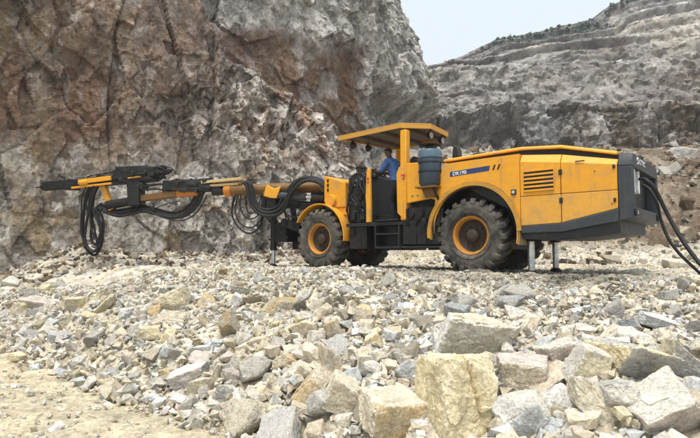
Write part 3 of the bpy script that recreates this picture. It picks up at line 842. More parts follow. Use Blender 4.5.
def boulders():
    mid = []; refs = []
    for k, (px, py, w, h, kind, cols, roll, ref, label) in enumerate(BOULDERS):
        hero = w >= 30
        p, d = hit(px, py + 0.22 * h)
        c = at(px, py, d)
        sw, sh = w / FPX * d * 0.5, h / FPX * d * 0.5
        cols = cols.split()
        wts = [.62, .26, .12][:len(cols)]
        if hero and kind == 'block': kind = 'cube'
        V, F, col = rock_shape(900 + k * 7, kind, 7 if w > 40 else 6 if hero else 5, cols, wts)
        ex = np.abs(V).max(0)
        dep = max(sw, sh) * (0.80 if kind != 'slab' else 0.62)
        V = V - (V.max(0) + V.min(0)) / 2; ex = np.abs(V).max(0)
        if k == 0:                                            # the deep crack down its front
            cd = V[:, 0] / ex[0] - (.26 - .22 * V[:, 2] / ex[2] + .06 * fbm(V * 2.5, 77, 3))
            cm = np.exp(-(cd / .030) ** 2) * (V[:, 1] < .05) * sstep(-.5, -.1, V[:, 2])
            V = V * (1 - .13 * cm)[:, None]; col = mix(col, PAL['ochre'], np.exp(-(cd / .12) ** 2) * .5 * (V[:, 1] < .1))
        V = V / ex * np.array([sw, dep, sh]) * 1.10
        o = link('boulder' if w >= 22 else 'stone', np_mesh('boulder', V, F, col, smooth=True, sharp=34 if hero else 28), M['rock'])
        o.location = (c[0], c[1] + dep * .25, c[2] + .04)
        rg = random.Random(k)
        o.rotation_euler = (R({8: 19, 0: 10, 1: 12, 11: 22, 3: 12}.get(k, rg.uniform(-4, 16))), R(roll), R(rg.uniform(-16, 16)))
        tag(o, label, 'boulder' if w >= 22 else 'stone', 'loose rocks of the blasted pile')
        mid.append((o.location[0], o.location[1] - dep * .15, max(sw, dep) * .92, px, py))
        if ref: refs.append((ref, px, py, w, h))
    return mid, refs

def to_px(p):
    q = np.asarray(p) - CAM
    f = q[1] * math.cos(PITCH) + q[2] * math.sin(PITCH); b = -q[1] * math.sin(PITCH) + q[2] * math.cos(PITCH)
    return CX + FPX * q[0] / f, CY - FPX * b / f

def relation(dx, dy, w, h):
    g = max(abs(dx) / (w / 2 + 1), abs(dy) / (h / 2 + 1))
    far = '' if g < 2.2 else 'some way '
    ax, ay = abs(dx), abs(dy)
    if ax > 2.2 * ay: return far + ('right of' if dx > 0 else 'left of')
    if ay > 2.2 * ax: return far + ('below' if dy > 0 else 'above')
    return far + ('down' if dy > 0 else 'up') + ' and ' + ('right of' if dx > 0 else 'left of')

def stones(mid, refs, want=205):
    rng = random.Random(21)
    protos = {}
    for ci, cols in enumerate(('pale grey', 'white pale', 'cream tan', 'ochre cream', 'tan pale', 'grey pale', 'bluish white', 'pinkish tan', 'olive cream')):
        for ki, kind in enumerate(('block', 'block', 'slab', 'wedge', 'round')):
            V, F, col = rock_shape(3000 + ci * 50 + ki, kind, 5, cols.split(), [.75, .25])
            V = V / np.abs(V).max(0)
            c0 = cols.split()[0]
            protos.setdefault(c0, []).append((kind, np_mesh('stone', V, F, col, smooth=True, sharp=28)))
    for L in protos.values():
        for kind, me in L: me.materials.append(M['rock'])
    seen = set(); made = 0; tries = 0
    while made < want and tries < 60000:
        tries += 1
        y = rng.uniform(3.6, 10.8); x = rng.uniform(-.72, .72) * y
        s = float(toe(x, y))
        if not 0.05 < s < (3.9 if x > .5 else 3.5): continue
        r = 0.058 + 0.115 * rng.random() ** 1.5
        r *= 0.42 + 0.58 * min(1, max(0, (5.0 - s) / 3.0))
        if x < -1.6: r *= 0.92
        if x > .9 and s > .3 and s < 2.3: r *= 1.7
        elif x > .9 and s < 3.0: r *= 1.15
        elif x > -1.6 and s < 2.6: r *= 1.38
        if any((x - a) ** 2 + (y - b) ** 2 < (0.80 * (r + c)) ** 2 for a, b, c, _, _ in mid): continue
        z = H1(x, y)
        px, py = to_px((x, y, z + r * .4))
        if not (3 < px < 697 and py < 434): continue
        if any(abs(px - a) < 7 and abs(py - b) < 6 for _, _, _, a, b in mid): continue
        if px < 190: cs = ('olive', 'cream', 'pale', 'pinkish', 'tan', 'white', 'pale')
        elif px < 385: cs = ('cream', 'tan', 'ochre', 'pale', 'tan', 'cream', 'white')
        elif px < 470 and py > 325: cs = ('bluish', 'white', 'pale', 'bluish', 'tan')
        else: cs = ('pale', 'white', 'cream', 'pale', 'bluish', 'tan', 'pale')
        c0 = rng.choice(cs); kind, me = rng.choice(protos[c0])
        big = 'big' if r > .135 else 'small' if r < .085 else 'medium'
        cand = sorted(refs, key=lambda q: (q[1] - px) ** 2 + (q[2] - py) ** 2)[:3]
        label = None
        for ref, rx, ry, w, h in cand:
            t = f'{big} {CN[c0]} {KN[kind]} stone {relation(px - rx, py - ry, w, h)} the {ref}'
            if t not in seen and len(t.split()) <= 16: label = t; break
        if label is None: continue
        seen.add(label)
        o = bpy.data.objects.new('stone', me); COL.objects.link(o)
        fl = {'block': (1, .85, .8), 'slab': (1.15, .9, .5), 'wedge': (1.1, .8, .75), 'round': (1, .9, .85)}[kind]
        o.scale = [r * f * rng.uniform(.88, 1.15) for f in fl]
        o.location = (x, y, z + r * fl[2] * rng.uniform(.30, .60))
        o.rotation_euler = (rng.gauss(0, .35), rng.gauss(0, .38), rng.uniform(0, 6.28))
        tag(o, label, 'stone', 'loose rocks of the blasted pile')
        mid.append((x, y, r, px, py)); made += 1
    return made

# ------------------------------------------------------------------ the uncountable rubble
def hull_protos(n=48):
    out = []
    rng = np.random.default_rng(77)
    for k in range(n):
        bm = bmesh.new()
        m = rng.integers(9, 14)
        P = rng.uniform(-1, 1, (m, 3)); P = np.sign(P) * np.abs(P) ** .55
        P *= np.minimum(1, 1.35 / np.linalg.norm(P, axis=1))[:, None]
        for p in P: bm.verts.new(p)
        r = bmesh.ops.convex_hull(bm, input=bm.verts)
        bmesh.ops.delete(bm, geom=[v for v in bm.verts if not v.link_faces], context='VERTS')
        bmesh.ops.triangulate(bm, faces=bm.faces)
        bm.verts.index_update(); bm.normal_update()
        V = np.array([v.co[:] for v in bm.verts]); F = np.array([[v.index for v in f.verts] for f in bm.faces])
        bm.free(); out.append((V, F))
    return out

def scatter(name, label, pos, size, flat_, colnames, seed, mat, shade=None):
    shade = np.ones(len(pos)) if shade is None else shade
    rng = np.random.default_rng(seed)
    pr = hull_protos()
    n = len(pos)
    pi = rng.integers(0, len(pr), n)
    pal = np.array([PAL[c] for c in colnames])
    Vs, Fs, Cs = [], [], []; off = 0
    for k, (V, F) in enumerate(pr):
        I = np.where(pi == k)[0]
        if not len(I): continue
        q = rng.normal(size=(len(I), 4)) * np.array([1, .25, .25, 1]); q /= np.linalg.norm(q, axis=1)[:, None]
        w, x, y, z = q.T
        Rm = np.stack([1 - 2 * (y * y + z * z), 2 * (x * y - z * w), 2 * (x * z + y * w), 2 * (x * y + z * w), 1 - 2 * (x * x + z * z), 2 * (y * z - x * w),
                       2 * (x * z - y * w), 2 * (y * z + x * w), 1 - 2 * (x * x + y * y)], 1).reshape(-1, 3, 3)
        sc = size[I][:, None] * np.stack([rng.uniform(.75, 1.25, len(I)), rng.uniform(.65, 1.0, len(I)), flat_[I] * rng.uniform(.7, 1.2, len(I))], 1)
        A = (V[None] * sc[:, None, :]) @ Rm.transpose(0, 2, 1) + pos[I][:, None, :]
        col = pal[rng.integers(0, len(pal), len(I))] * rng.uniform(.72, 1.18, (len(I), 1))
        Cs.append(np.repeat(col * shade[I][:, None], len(V), 0) * rng.uniform(.9, 1.1, (len(I) * len(V), 1)))
        Vs.append(A.reshape(-1, 3)); Fs.append((F[None] + (off + np.arange(len(I)) * len(V))[:, None, None]).reshape(-1, 3))
        off += len(I) * len(V)
    me = np_mesh(name, np.concatenate(Vs), np.concatenate(Fs), np.clip(np.concatenate(Cs), .02, .8))
    tag(link(name, me, mat), label, kind='stuff')

def shade_stain(P):
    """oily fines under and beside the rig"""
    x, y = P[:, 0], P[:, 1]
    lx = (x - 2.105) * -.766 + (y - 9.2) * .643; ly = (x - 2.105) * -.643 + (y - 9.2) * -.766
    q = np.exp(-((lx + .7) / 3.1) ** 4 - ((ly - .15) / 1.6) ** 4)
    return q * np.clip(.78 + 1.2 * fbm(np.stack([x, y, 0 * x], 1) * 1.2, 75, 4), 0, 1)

def rubble(mid):
    rng = np.random.default_rng(99)
    def frustum(x, y, m=.80): return (np.abs(x) < m * y + .5)
    # pile
    def batch(n, fx, cond):
        x, y = fx(n); k = cond(x, y); return x[k], y[k]
    MX = np.array([m[:3] for m in mid])
    def clear(x, y, r):
        ok = np.ones(len(x), bool)
        for a, b, c in MX: ok &= (x - a) ** 2 + (y - b) ** 2 > (c * (.98 if c > .16 else .7)) ** 2
        return ok
    def yx(n, y0, y1, p=1.0):
        y = y0 + (y1 - y0) * rng.random(n) ** p; x = rng.uniform(-.95, 1.2, n) * y; return x, y
    P = []; Sz = []; Fl = []
    x, y = yx(74000, 2.6, 11.5, 1.0)
    s = toe(x, y) + .35 * fbm(np.stack([x, y, 0 * x], 1) * .9, 63, 3)
    keep = (s > -.15) & (s < 4.6) & (rng.random(len(x)) < np.clip(1.25 - .42 * np.clip(s - 2.4, 0, 9), .18, 1)) & (rng.random(len(x)) < np.clip(.35 + s * 1.5, 0, 1)) & clear(x, y, 0)
    x, y, s = x[keep], y[keep], s[keep]
    sz = .011 + .048 * rng.random(len(x)) ** 2.3 + .035 * (rng.random(len(x)) < .10)
    sz *= np.clip(1.28 - .21 * s, .28, 1.25)
    z = H(x, y) + sz * rng.uniform(.1, .9, len(x)) + .02
    P.append(np.stack([x, y, z], 1)); Sz.append(sz); Fl.append(np.full(len(x), .75))
    lim = len(x)
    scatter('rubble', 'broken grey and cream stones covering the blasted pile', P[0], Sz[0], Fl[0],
            ['pale', 'pale', 'white', 'cream', 'cream', 'tan', 'tan', 'bluish', 'cream', 'pinkish', 'pale', 'olive'], 5, M['rubble'], 1 - .70 * shade_stain(P[0]))  # stones coloured darker for the rig's shadow and wetness
    # crushed platform and sand
    x, y = yx(90000, 2.4, 17.5, .8)
    s = toe(x, y)
    keep = (s > 4.2)
    x, y = x[keep], y[keep]
    sz = .008 + .034 * rng.random(len(x)) ** 3.2 + .03 * (rng.random(len(x)) < .03)
    A = (np.stack([x, y, H(x, y) + sz * .25 + .008], 1), sz, np.full(len(x), .55))
    x, y = yx(22000, 3.2, 9.0)
    s = toe(x, y); keep = (s < .1) & (rng.random(len(x)) < np.clip(.35 + .8 * fbm(np.stack([x, y, 0 * x], 1) * 1.1, 64, 3), .05, 1))
    x, y = x[keep], y[keep]
    sz = .005 + .028 * rng.random(len(x)) ** 3 + .03 * (rng.random(len(x)) < .012)
    B = (np.stack([x, y, H(x, y) + sz * .3 + .005], 1), sz, np.full(len(x), .6))
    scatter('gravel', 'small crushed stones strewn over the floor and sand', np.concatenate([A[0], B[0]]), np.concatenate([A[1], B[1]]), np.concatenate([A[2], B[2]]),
            ['pale', 'white', 'cream', 'tan', 'pale', 'sand', 'pale', 'cream'], 6, M['rubble'], 1 - .74 * shade_stain(np.concatenate([A[0], B[0]])))  # gravel takes the same painted shadow and wet tone
    # debris under the faces and the brown slope behind
    y = 14.5 + 20 * rng.random(20000); x = rng.uniform(-.2, .85, len(y)) * y
    z0 = H(x, y)
    sz = .03 + .13 * rng.random(len(x)) ** 3.2 + .18 * (rng.random(len(x)) < .012)
    sz = sz * np.where(y > 17, 1.1, .8) * np.where(x > 3, 1.45, 1)
    keep = rng.random(len(x)) < np.where(x > 2.5, .8, 1) * np.clip(.30 + .9 * fbm(np.stack([x, y, 0 * x], 1) * .35, 65, 3), .1, 1)
    A = (np.stack([x, y, z0 + sz * .3], 1)[keep], sz[keep], np.full(keep.sum(), .65))
    t = rng.random(6000); k = (t * (len(_PA) - 1)).astype(int)
    off = np.abs(rng.normal(0, .9, 6000)) + .05
    x = _PA[k, 0] + .64 * off + rng.normal(0, .2, 6000); y = _PA[k, 1] - .77 * off + rng.normal(0, .2, 6000)
    sz = .02 + .11 * rng.random(6000) ** 2.6
    B = (np.stack([x, y, H(x, y) + sz * .35], 1), sz, np.full(6000, .7))
    scatter('scree', 'fallen brown and grey stones lying under the rock faces', np.concatenate([A[0], B[0]]), np.concatenate([A[1], B[1]]), np.concatenate([A[2], B[2]]),
            ['tan', 'tan', 'grey', 'brown', 'soil', 'brown', 'tan', 'pale', 'pale'], 8, M['rubble'],
            np.where(np.concatenate([A[0], B[0]])[:, 0] > 3.0, .72, .85))

# ================================================================== DRILL RIG (local frame: x forward, y to the near side, z up)
_A = R(40)
UX = np.array([-math.cos(_A), math.sin(_A), 0]); VX = np.array([-math.sin(_A), -math.cos(_A), 0])
O_ = np.array([2.105, 9.20, 0.0])

def L(px, py, d):
    p = at(px, py, d) - O_
    return Vector((p @ UX, p @ VX, p[2]))

def ground_at(x, y):
    p = O_ + UX * x + VX * y
    return H1(p[0], p[1])

def obeam(mb, p0, p1, hw, hh, roll=0.0, taper=1.0):
    """rectangular bar from p0 to p1: hw sideways, hh up"""
    p0, p1 = Vector(p0), Vector(p1); t = (p1 - p0).normalized()
    s = t.cross(Vector((0, 0, 1))).normalized(); u = s.cross(t)
    V = []
    for p, k in ((p0, 1.0), (p1, taper)):
        for a, b in ((-1, -1), (1, -1), (1, 1), (-1, 1)):
            V.append(p + s * (a * hw * k) + u * (b * hh * k))
    return mb.add(V, [(0, 1, 2, 3), (7, 6, 5, 4), (0, 4, 5, 1), (1, 5, 6, 2), (2, 6, 7, 3), (3, 7, 4, 0)])

def loft(mb, stations):
    """stations: list of (x, [(y,z)...]) closed sections"""
    n = len(stations[0][1]); V = [(x, y, z) for x, sec in stations for y, z in sec]; F = []
    for i in range(len(stations) - 1):
        for k in range(n):
            k2 = (k + 1) % n
            F.append((i * n + k, i * n + k2, (i + 1) * n + k2, (i + 1) * n + k))
    F.append(tuple(range(n))); F.append(tuple(range(len(V) - 1, len(V) - n - 1, -1)))
    return mb.add(V, F)

def arc(cx, cz, a, b, d0, d1, n=24):
    return [(cx + a * math.cos(R(d0 + (d1 - d0) * i / n)), cz + b * math.sin(R(d0 + (d1 - d0) * i / n))) for i in range(n + 1)]

def strip(mb, outer, inner, y0, y1):
    """curved plate between two (x,z) arcs"""
    n = len(outer)
    V = [(p[0], y, p[1]) for y in (y0, y1) for q in (outer, inner) for p in q]
    F = []
    for i in range(n - 1):
        o0, i0, o1, i1 = i, n + i, 2 * n + i, 3 * n + i
        F += [(o0, o0 + 1, o1 + 1, o1), (i0, i1, i1 + 1, i0 + 1), (o0, i0, i0 + 1, o0 + 1), (o1, o1 + 1, i1 + 1, i1)]
    for i in (0, n - 1): F.append((i, n + i, 3 * n + i, 2 * n + i))
    return mb.add(V, F)

def text_mesh(body, size, mat, name, parent, M4, ext=.0025):
    cu = bpy.data.curves.new(name, 'FONT'); cu.body = body; cu.size = size; cu.extrude = ext; cu.offset = size * .012
    t = bpy.data.objects.new(name, cu); COL.objects.link(t)
    dg = bpy.context.evaluated_depsgraph_get()
    me = bpy.data.meshes.new_from_object(t.evaluated_get(dg))
    bpy.data.objects.remove(t)
    me.materials.clear()
    me.transform(M4)
    return link(name, me, mat, parent)

SIDE = lambda x, y, z: Matrix(((-1, 0, 0, x), (0, 0, 1, y), (0, 1, 0, z), (0, 0, 0, 1)))
REAR = lambda x, y, z: Matrix(((0, 0, -1, x), (-1, 0, 0, y), (0, 1, 0, z), (0, 0, 0, 1)))

def wheel_parts(rig):
    rim = MB()
    rim.lathe([(.345, .150), (.352, .168), (.338, .178), (.322, .172), (.305, .150), (.290, .085), (.283, .02), (.283, -.10), (.345, -.10)], 48)
    w = rim.build('wheel', M['rim'], rig, sharp=50)
    ty = MB()
    prof = [(.335, .135), (.352, .170), (.40, .196), (.47, .210), (.545, .212), (.590, .200), (.612, .172), (.618, .09), (.620, 0)]
    prof = prof + [(r, -h) for r, h in prof[-2::-1]] + [(.335, -.135)]
    ty.lathe(prof, 72)
    rg = random.Random(3)
    n = 21
    for sd in (1, -1):
        for k in range(n):
            a0 = 2 * math.pi * (k + (0.5 if sd < 0 else 0)) / n
            V = []
            # lug: (radius, axial, angle shift, half width)
            st = [(.672, -.012, -.075, .058), (.676, .095, -.02, .064), (.668, .180, .03, .072), (.640, .214, .035, .074), (.568, .221, .04, .066)]
            lo = [.600, .604, .600, .585, .555]
            for (r, h, da, hw), l in zip(st, lo):
                for rr, s in ((r, -1), (r, 1), (l, 1.15), (l, -1.15)):
                    w_ = a0 + sd * da + s * hw
                    V.append((rr * math.cos(w_), sd * h if rr == r else sd * min(h, .20), rr * math.sin(w_)))
            F = []
            m = len(st)
            for i in range(m - 1):
                for q in range(4):
                    q2 = (q + 1) % 4
                    F.append((i * 4 + q, i * 4 + q2, (i + 1) * 4 + q2, (i + 1) * 4 + q))
            F += [(0, 1, 2, 3), tuple(m * 4 - 1 - i for i in range(4))]
            ty.add(V, F)
    # raised sidewall rings
    for r in (.415, .50):
        ty.lathe([(r - .008, .196), (r - .004, .213), (r + .004, .215), (r + .010, .200)], 72)
    t = ty.build('tyre', M['rubber'], w, bevel=.006, sharp=45, seg=1)
    hb = MB()
    hb.lathe([(.2835, .066), (.262, .040), (.235, .012), (.19, .004), (.150, .012), (.126, .030), (.118, .105), (.098, .130), (.05, .143), (0.001, .145)], 36)
    for k in range(10):
        a = 2 * math.pi * k / 10
        hb.lathe([(.016, -.01), (.016, .034), (.001, .036)], 6, M=Matrix.Translation((.185 * math.cos(a), 0, .178 * math.sin(a))))
    hb.build('hub', M['hub'], w, sharp=45)
    return w

def block_panel(x0, x1, z0, z1, y, nx, nz, h, seed):
    """one connected relief of stepped blocks, pipes and covers"""
    rg = random.Random(seed); q = MB()
    hs = [[rg.choice((0, .25, .5, .8, 1)) * h for _ in range(nz)] for _ in range(nx)]
    xs = [x0 + (x1 - x0) * (i + (rg.uniform(-.3, .3) if 0 < i < nx else 0)) / nx for i in range(nx + 1)]
    zs = [z0 + (z1 - z0) * (i + (rg.uniform(-.3, .3) if 0 < i < nz else 0)) / nz for i in range(nz + 1)]
    for i in range(nx):
        for k in range(nz):
            q.add([(xs[i], y + hs[i][k], zs[k]), (xs[i + 1], y + hs[i][k], zs[k]), (xs[i + 1], y + hs[i][k], zs[k + 1]), (xs[i], y + hs[i][k], zs[k + 1])], [(0, 1, 2, 3)])
            a = hs[i][k]; b = hs[i + 1][k] if i + 1 < nx else 0
            if a != b: q.add([(xs[i + 1], y + a, zs[k]), (xs[i + 1], y + b, zs[k]), (xs[i + 1], y + b, zs[k + 1]), (xs[i + 1], y + a, zs[k + 1])], [(0, 1, 2, 3)])
            b = hs[i][k + 1] if k + 1 < nz else 0
            if a != b: q.add([(xs[i], y + a, zs[k + 1]), (xs[i + 1], y + a, zs[k + 1]), (xs[i + 1], y + b, zs[k + 1]), (xs[i], y + b, zs[k + 1])], [(0, 1, 2, 3)])
    return q

def copy_part(src, parent, **kw):
    c = src.copy(); COL.objects.link(c); c.parent = parent
    for k, v in kw.items(): setattr(c, k, v)
    for ch in src.children:
        g = ch.copy(); COL.objects.link(g); g.parent = c
    return c

def build_rig():
    rig = bpy.data.objects.new('drill_rig', None); COL.objects.link(rig)
    rig.location = O_; rig.rotation_euler = (0, 0, R(140))
    tag(rig, 'yellow articulated drill rig with canopy and long boom reaching towards the rock face', 'drill rig')
    W = 1.93
    # ---------------------------------------------------------- wheels
    w = wheel_parts(rig)
    w.location = (0, -.222, .672)
    for x, y, rz in ((3.69, -.222, 0), (0, -W + .222, math.pi), (3.69, -W + .222, math.pi)):
        c = copy_part(w, rig); c.location = (x, y, .672); c.rotation_euler = (0, R(33 * x), rz)
    w.rotation_euler = (0, R(8), 0)
    # ---------------------------------------------------------- rear body
    arch = arc(-.115, .70, .835, .915, 173, 5, 26)          # from the rear side over the top to the front side is handled by order below
    a_pts = [(-.115 + .835 * math.cos(R(t)), .70 + .915 * math.sin(R(t))) for t in np.linspace(173, 2, 28)]
    poly = [(.49, 2.0), (-.20, 2.012), (-.938, 2.016), (-.938, .81)] + a_pts + [(.70, 1.15), (.655, 1.55)]
    b = MB(); b.prism(poly, 0.0, -.47); b.prism(poly, -W + .47, -W)
    b.prism([(.49, 2.0), (-.938, 2.016), (-.938, .62), (.60, .62), (.64, 1.55)], -.471, -W + .471)
    body = b.build('rear_body', M['yellow'], rig, bevel=.02)
    core = MB(); core.prism([(.42, 2.055), (-.90, 2.10), (-1.57, 2.04), (-2.40, 1.84), (-2.40, 1.1), (-1.6, .92), (-.90, .92), (-.90, 1.0), (.42, 1.7)], -.17, -W + .17)
    core.build('engine_bay', M['black'], rig)
    def sec(zb, zt, inset=0.0, chamf=None):
        y0, y1 = -inset, -W + inset
        if chamf is None: return [(y0, zb), (y0, zt), (y1, zt), (y1, zb)]
        return [(y0, zb), (y0, zt), (y0 - .10, chamf), (y1 + .10, chamf), (y1, zt), (y1, zb)]
    for nm, xa, xb, za, zb, ca, cb, ta, tb in (('side_panel', -.946, -1.596, .812, .840, 1.880, 1.800, 2.012, 1.940),
                                             ('rear_panel', -1.606, -2.418, .842, 1.028, 1.800, 1.684, 1.938, 1.768)):
        q = MB(); loft(q, [(xa, sec(za, 1.294)), (xb, sec(zb, 1.294))]); q.build('lower_' + nm, M['faded'], rig, bevel=.008)
        q = MB(); loft(q, [(xa, sec(1.302, ca, 0, ta)), (xb, sec(1.302, cb, 0, tb))]); up = q.build(nm, M['yellow'], rig, bevel=.008)
        if nm == 'side_panel':
            g = MB(); g.box(-1.012, -1.492, .002, .006, 1.368, 1.712)
            lv = g.build('louvre', M['black'], up)
            s = MB()
            for k in range(6):
                z = 1.375 + k * .0655
                s.prism([(-1.012, z - .010), (-1.492, z - .006), (-1.492, z + .026), (-1.012, z + .022)], .0065, .022)
            s.box(-1.000, -1.012, .0065, .016, 1.36, 1.715); s.box(-1.492, -1.504, .0065, .016, 1.36, 1.715)
            s.build('louvre_frame', M['yellow'], up, bevel=.003)
        else:
            h = MB(); h.box(-1.83, -1.97, .002, .014, 1.806 - .03, 1.806 - .012); h.box(-2.10, -2.115, .002, .01, 1.60, 1.615); h.box(-2.33, -2.345, .002, .01, 1.09, 1.105)
            h.build('handle', M['dark'], up)
            for z in (1.60, 1.15):
                g = MB(); g.box(-1.575, -1.628, .003, .016, z, z + .085); g.build('hinge', M['dark'], up, bevel=.003)
            for z in (1.62, 1.12):
                g = MB(); g.box(-2.36, -2.395, .003, .018, z, z + .06); g.build('latch', M['dark'], up, bevel=.004)
    p = MB(); p.box(-.79, -.88, .003, .020, 1.335, 1.425); p.build('socket_cover', M['dark'], rig, bevel=.006)
    p = MB(); p.lathe([(.028, .0), (.028, .03), (.001, .031)], 14, M=Matrix.Translation((-.835, .0, 1.38))); p.build('socket', M['chrome'], rig)
    lid = MB()
    loft(lid, [(x, [(-.10, z), (-.10, z + .030), (-.14, z + .058), (-W + .14, z + .058), (-W + .10, z + .030), (-W + .10, z)]) for x, z in ((.56, 2.055), (-.92, 2.098), (-1.58, 2.045), (-2.40, 1.842))])
    lid.build('engine_cover', M['yellow'], rig, bevel=.008)
    # decal and stripes
    d = MB(); d.add([(.362, .0025, 1.748), (.362, .0025, 1.840), (-.418, .0025, 1.876), (-.400, .0025, 1.786)], [(0, 1, 2, 3)]); d.add([(.362, .0005, 1.748), (.362, .0005, 1.840), (-.418, .0005, 1.876), (-.400, .0005, 1.786)], [(3, 2, 1, 0)])
    dc = d.build('decal', M['decal'], rig)
    text_mesh('DK190', .088, M['white'], 'lettering', dc, SIDE(.305, .004, 1.766) @ Matrix.Rotation(R(2.6), 4, 'Z') @ Matrix.Diagonal((1.08, 1, 1, 1)), .0015)
    for k in (0, 1):
        st = MB(); x0 = -.455 - k * .085
        st.add([(x0, .004, 1.790), (x0 - .038, .004, 1.880), (x0 - .072, .004, 1.882), (x0 - .034, .004, 1.792)], [(0, 1, 2, 3)])
        st.build('stripe', M['maroon'], rig)
    # fenders
    f = MB(); o = arc(-.06, .70, .845, .875, -12, 186, 40); i = arc(-.06, .70, .822, .852, -12, 186, 40)
    o = [(-2 * .06 - x, z) for x, z in o]; i = [(-2 * .06 - x, z) for x, z in i]
    strip(f, o, i, .028, -.46)
    o2 = [(-2 * .06 - x, z) for x, z in arc(-.06, .70, .90, .925, 2, 184, 40)]; i2 = [(-2 * .06 - x, z) for x, z in arc(-.06, .70, .825, .855, 2, 184, 40)]
    strip(f, o2, i2, .035, .012)
    f.build('fender', M['yellow_dirty'], rig, sharp=40)
    f = MB(); om = [(-.12 - x, z) for x, z in arc(-.06, .70, .862, .892, -13, 30, 14)]; im = [(-.12 - x, z) for x, z in arc(-.06, .70, .848, .878, -13, 30, 14)]; strip(f, om, im, .010, -.44); f.build('mudguard', M['beige'], rig, sharp=40)
    f = MB(); strip(f, o, i, -W - .02, -W + .46); f.build('fender', M['beige'], rig, sharp=40)
    for y0, y1 in ((.0, -.40), (-W, -W + .40)):
        f = MB(); o = arc(3.69, .672, .775, .785, 176, -6, 36); o = [(7.38 - x, z) for x, z in arc(3.69, .672, .775, .79, -4, 150, 36)]
        i = [(7.38 - x, z) for x, z in arc(3.69, .672, .752, .767, -4, 150, 36)]
        strip(f, o, i, y0, y1); f.build('fender', M['yellow'], rig, sharp=40)
    q = MB(); o = [(-.12 - x, z) for x, z in arc(-.06, .70, .815, .845, -8, 184, 40)]; i = [(-.12 - x, z) for x, z in arc(-.06, .70, .795, .825, -8, 184, 40)]
    strip(q, o, i, -.03, -.455); q.prism(o, -.450, -.466); q.prism(o, -W + .450, -W + .466); strip(q, o, i, -W + .03, -W + .455)
    q.build('arch_liner', M['black'], rig, sharp=40)
    # dark skirt under the panels
    q = MB()
    def sk(t, m, bt): return [(.012, t), (.012, m), (-.06, m - .012), (-.10, bt), (-W + .10, bt), (-W + .06, m - .012), (-W - .012, m), (-W - .012, t)]
    loft(q, [(-.944, sk(.806, .690, .590)), (-1.60, sk(.834, .695, .575)), (-2.424, sk(1.022, .835, .665))])
    q.build('skirt', M['slate'], rig, bevel=.01)
    # ---------------------------------------------------------- counterweight
    c = MB(); xa, xb = -2.428, -2.622
    top = [(.012, 1.686), (-.09, 1.868), (-W + .09, 1.868), (-W - .012, 1.686)]
    topb = [(.012, 1.660), (-.09, 1.838), (-W + .09, 1.838), (-W - .012, 1.660)]
    loft(c, [(xa, [(.012, 1.645)] + top + [(-W - .012, 1.645)]), (xb, [(.012, 1.640)] + topb + [(-W - .012, 1.640)])])
    cw = c.build('counterweight', M['slate'], rig, bevel=.015)
    c = MB()
    for y0, y1 in ((.012, -.115), (-W - .012, -W + .115)):
        loft(c, [(xa, [(y0, .84), (y0, 1.6445), (y1, 1.6445), (y1, .84)]), (xb, [(y0, .87), (y0, 1.6395), (y1, 1.6395), (y1, .87)])])
    loft(c, [(xa, [(-.116, .84), (-.116, 1.04), (-W + .116, 1.04), (-W + .116, .84)]), (xb, [(-.116, .872), (-.116, 1.04), (-W + .116, 1.04), (-W + .116, .872)])])
    c.build('rear_frame', M['slate'], cw, bevel=.012)
    c = MB(); c.box(-2.43, -2.46, -.117, -W + .117, 1.041, 1.639); c.build('recess', M['black'], cw)
    for y in (-.30, -.60):
        c = MB(); c.box(-2.47, -2.585, y, y - .07, 1.28, 1.635); c.build('post', M['white'], cw, bevel=.012)
    for y in (-.03, -W + .22):
        c = MB(); c.box(-2.624, -2.655, y, y - .12, .905, 1.02); l = c.build('tow_lug', M['dark'], cw, bevel=.015)
        c = MB(); c.lathe([(.030, -.662 - 2), (.030, -2.660), (.001, -2.660)], 14, axis='x', M=Matrix.Translation((0, y - .06, .962))); c.build('tow_eye', M['chrome'], l)
    em = MB()
    em.tube(spline([(-2.628, -.40, 1.79), (-2.628, -.34, 1.795), (-2.628, -.325, 1.765), (-2.628, -.38, 1.745), (-2.628, -.385, 1.715), (-2.628, -.32, 1.71)], 5), .011, 6)
    em.build('emblem', M['white'], cw)
    text_mesh('CYTC', .115, M['white'], 'lettering', cw, REAR(-2.6245, -.50, 1.722) @ Matrix.Diagonal((1.35, 1, 1, 1)), .002)
    # ---------------------------------------------------------- chassis
    q = MB()
    q.box(-.55, 1.15, -.50, -W + .50, .42, .93); q.box(-.25, .25, -.30, -W + .30, .56, .78)
    q.box(1.151, 1.75, -.66, -W + .66, .48, .98); q.box(1.751, 2.35, -.50, -W + .50, .42, .90)
    q.box(2.351, 5.05, -.52, -W + .52, .44, 1.18); q.box(3.44, 3.94, -.30, -W + .30, .56, .78)
    q.box(5.051, 5.24, -.30, -W + .30, .70, 1.14)
    q.build('chassis', M['black'], rig, bevel=.015)
    q = MB(); q.box(.56, 1.44, -.06, -.48, .50, 1.24); q.build('side_tank', M['black'], rig, bevel=.03)
    q = MB(); q.box(.52, 1.47, -.02, -.50, .455, .492); q.build('side_rail', M['dark'], rig, bevel=.008)
    rh = random.Random(12)
    for k in range(7):
        x0 = .66 + .1 * k
        q = MB(); q.tube(spline([(x0, -.10, 1.30), (x0 + rh.uniform(-.1, .1), -.03, 1.1), (x0 + rh.uniform(-.15, .15), -.035, .85), (x0 + rh.uniform(-.1, .1), -.08, .52)], 6), rh.uniform(.012, .022), 7); q.build('hose', M['hose'], rig)
    for x, z, r_ in ((.95, .98, .05), (.80, .82, .07), (.86, 1.10, .035)):
        q = MB(); q.lathe([(r_, -.06), (r_, -.01), (r_ * .6, .0), (.001, .0)], 14, M=Matrix.Translation((x, 0, z))); q.build('valve', M['dark'], rig)
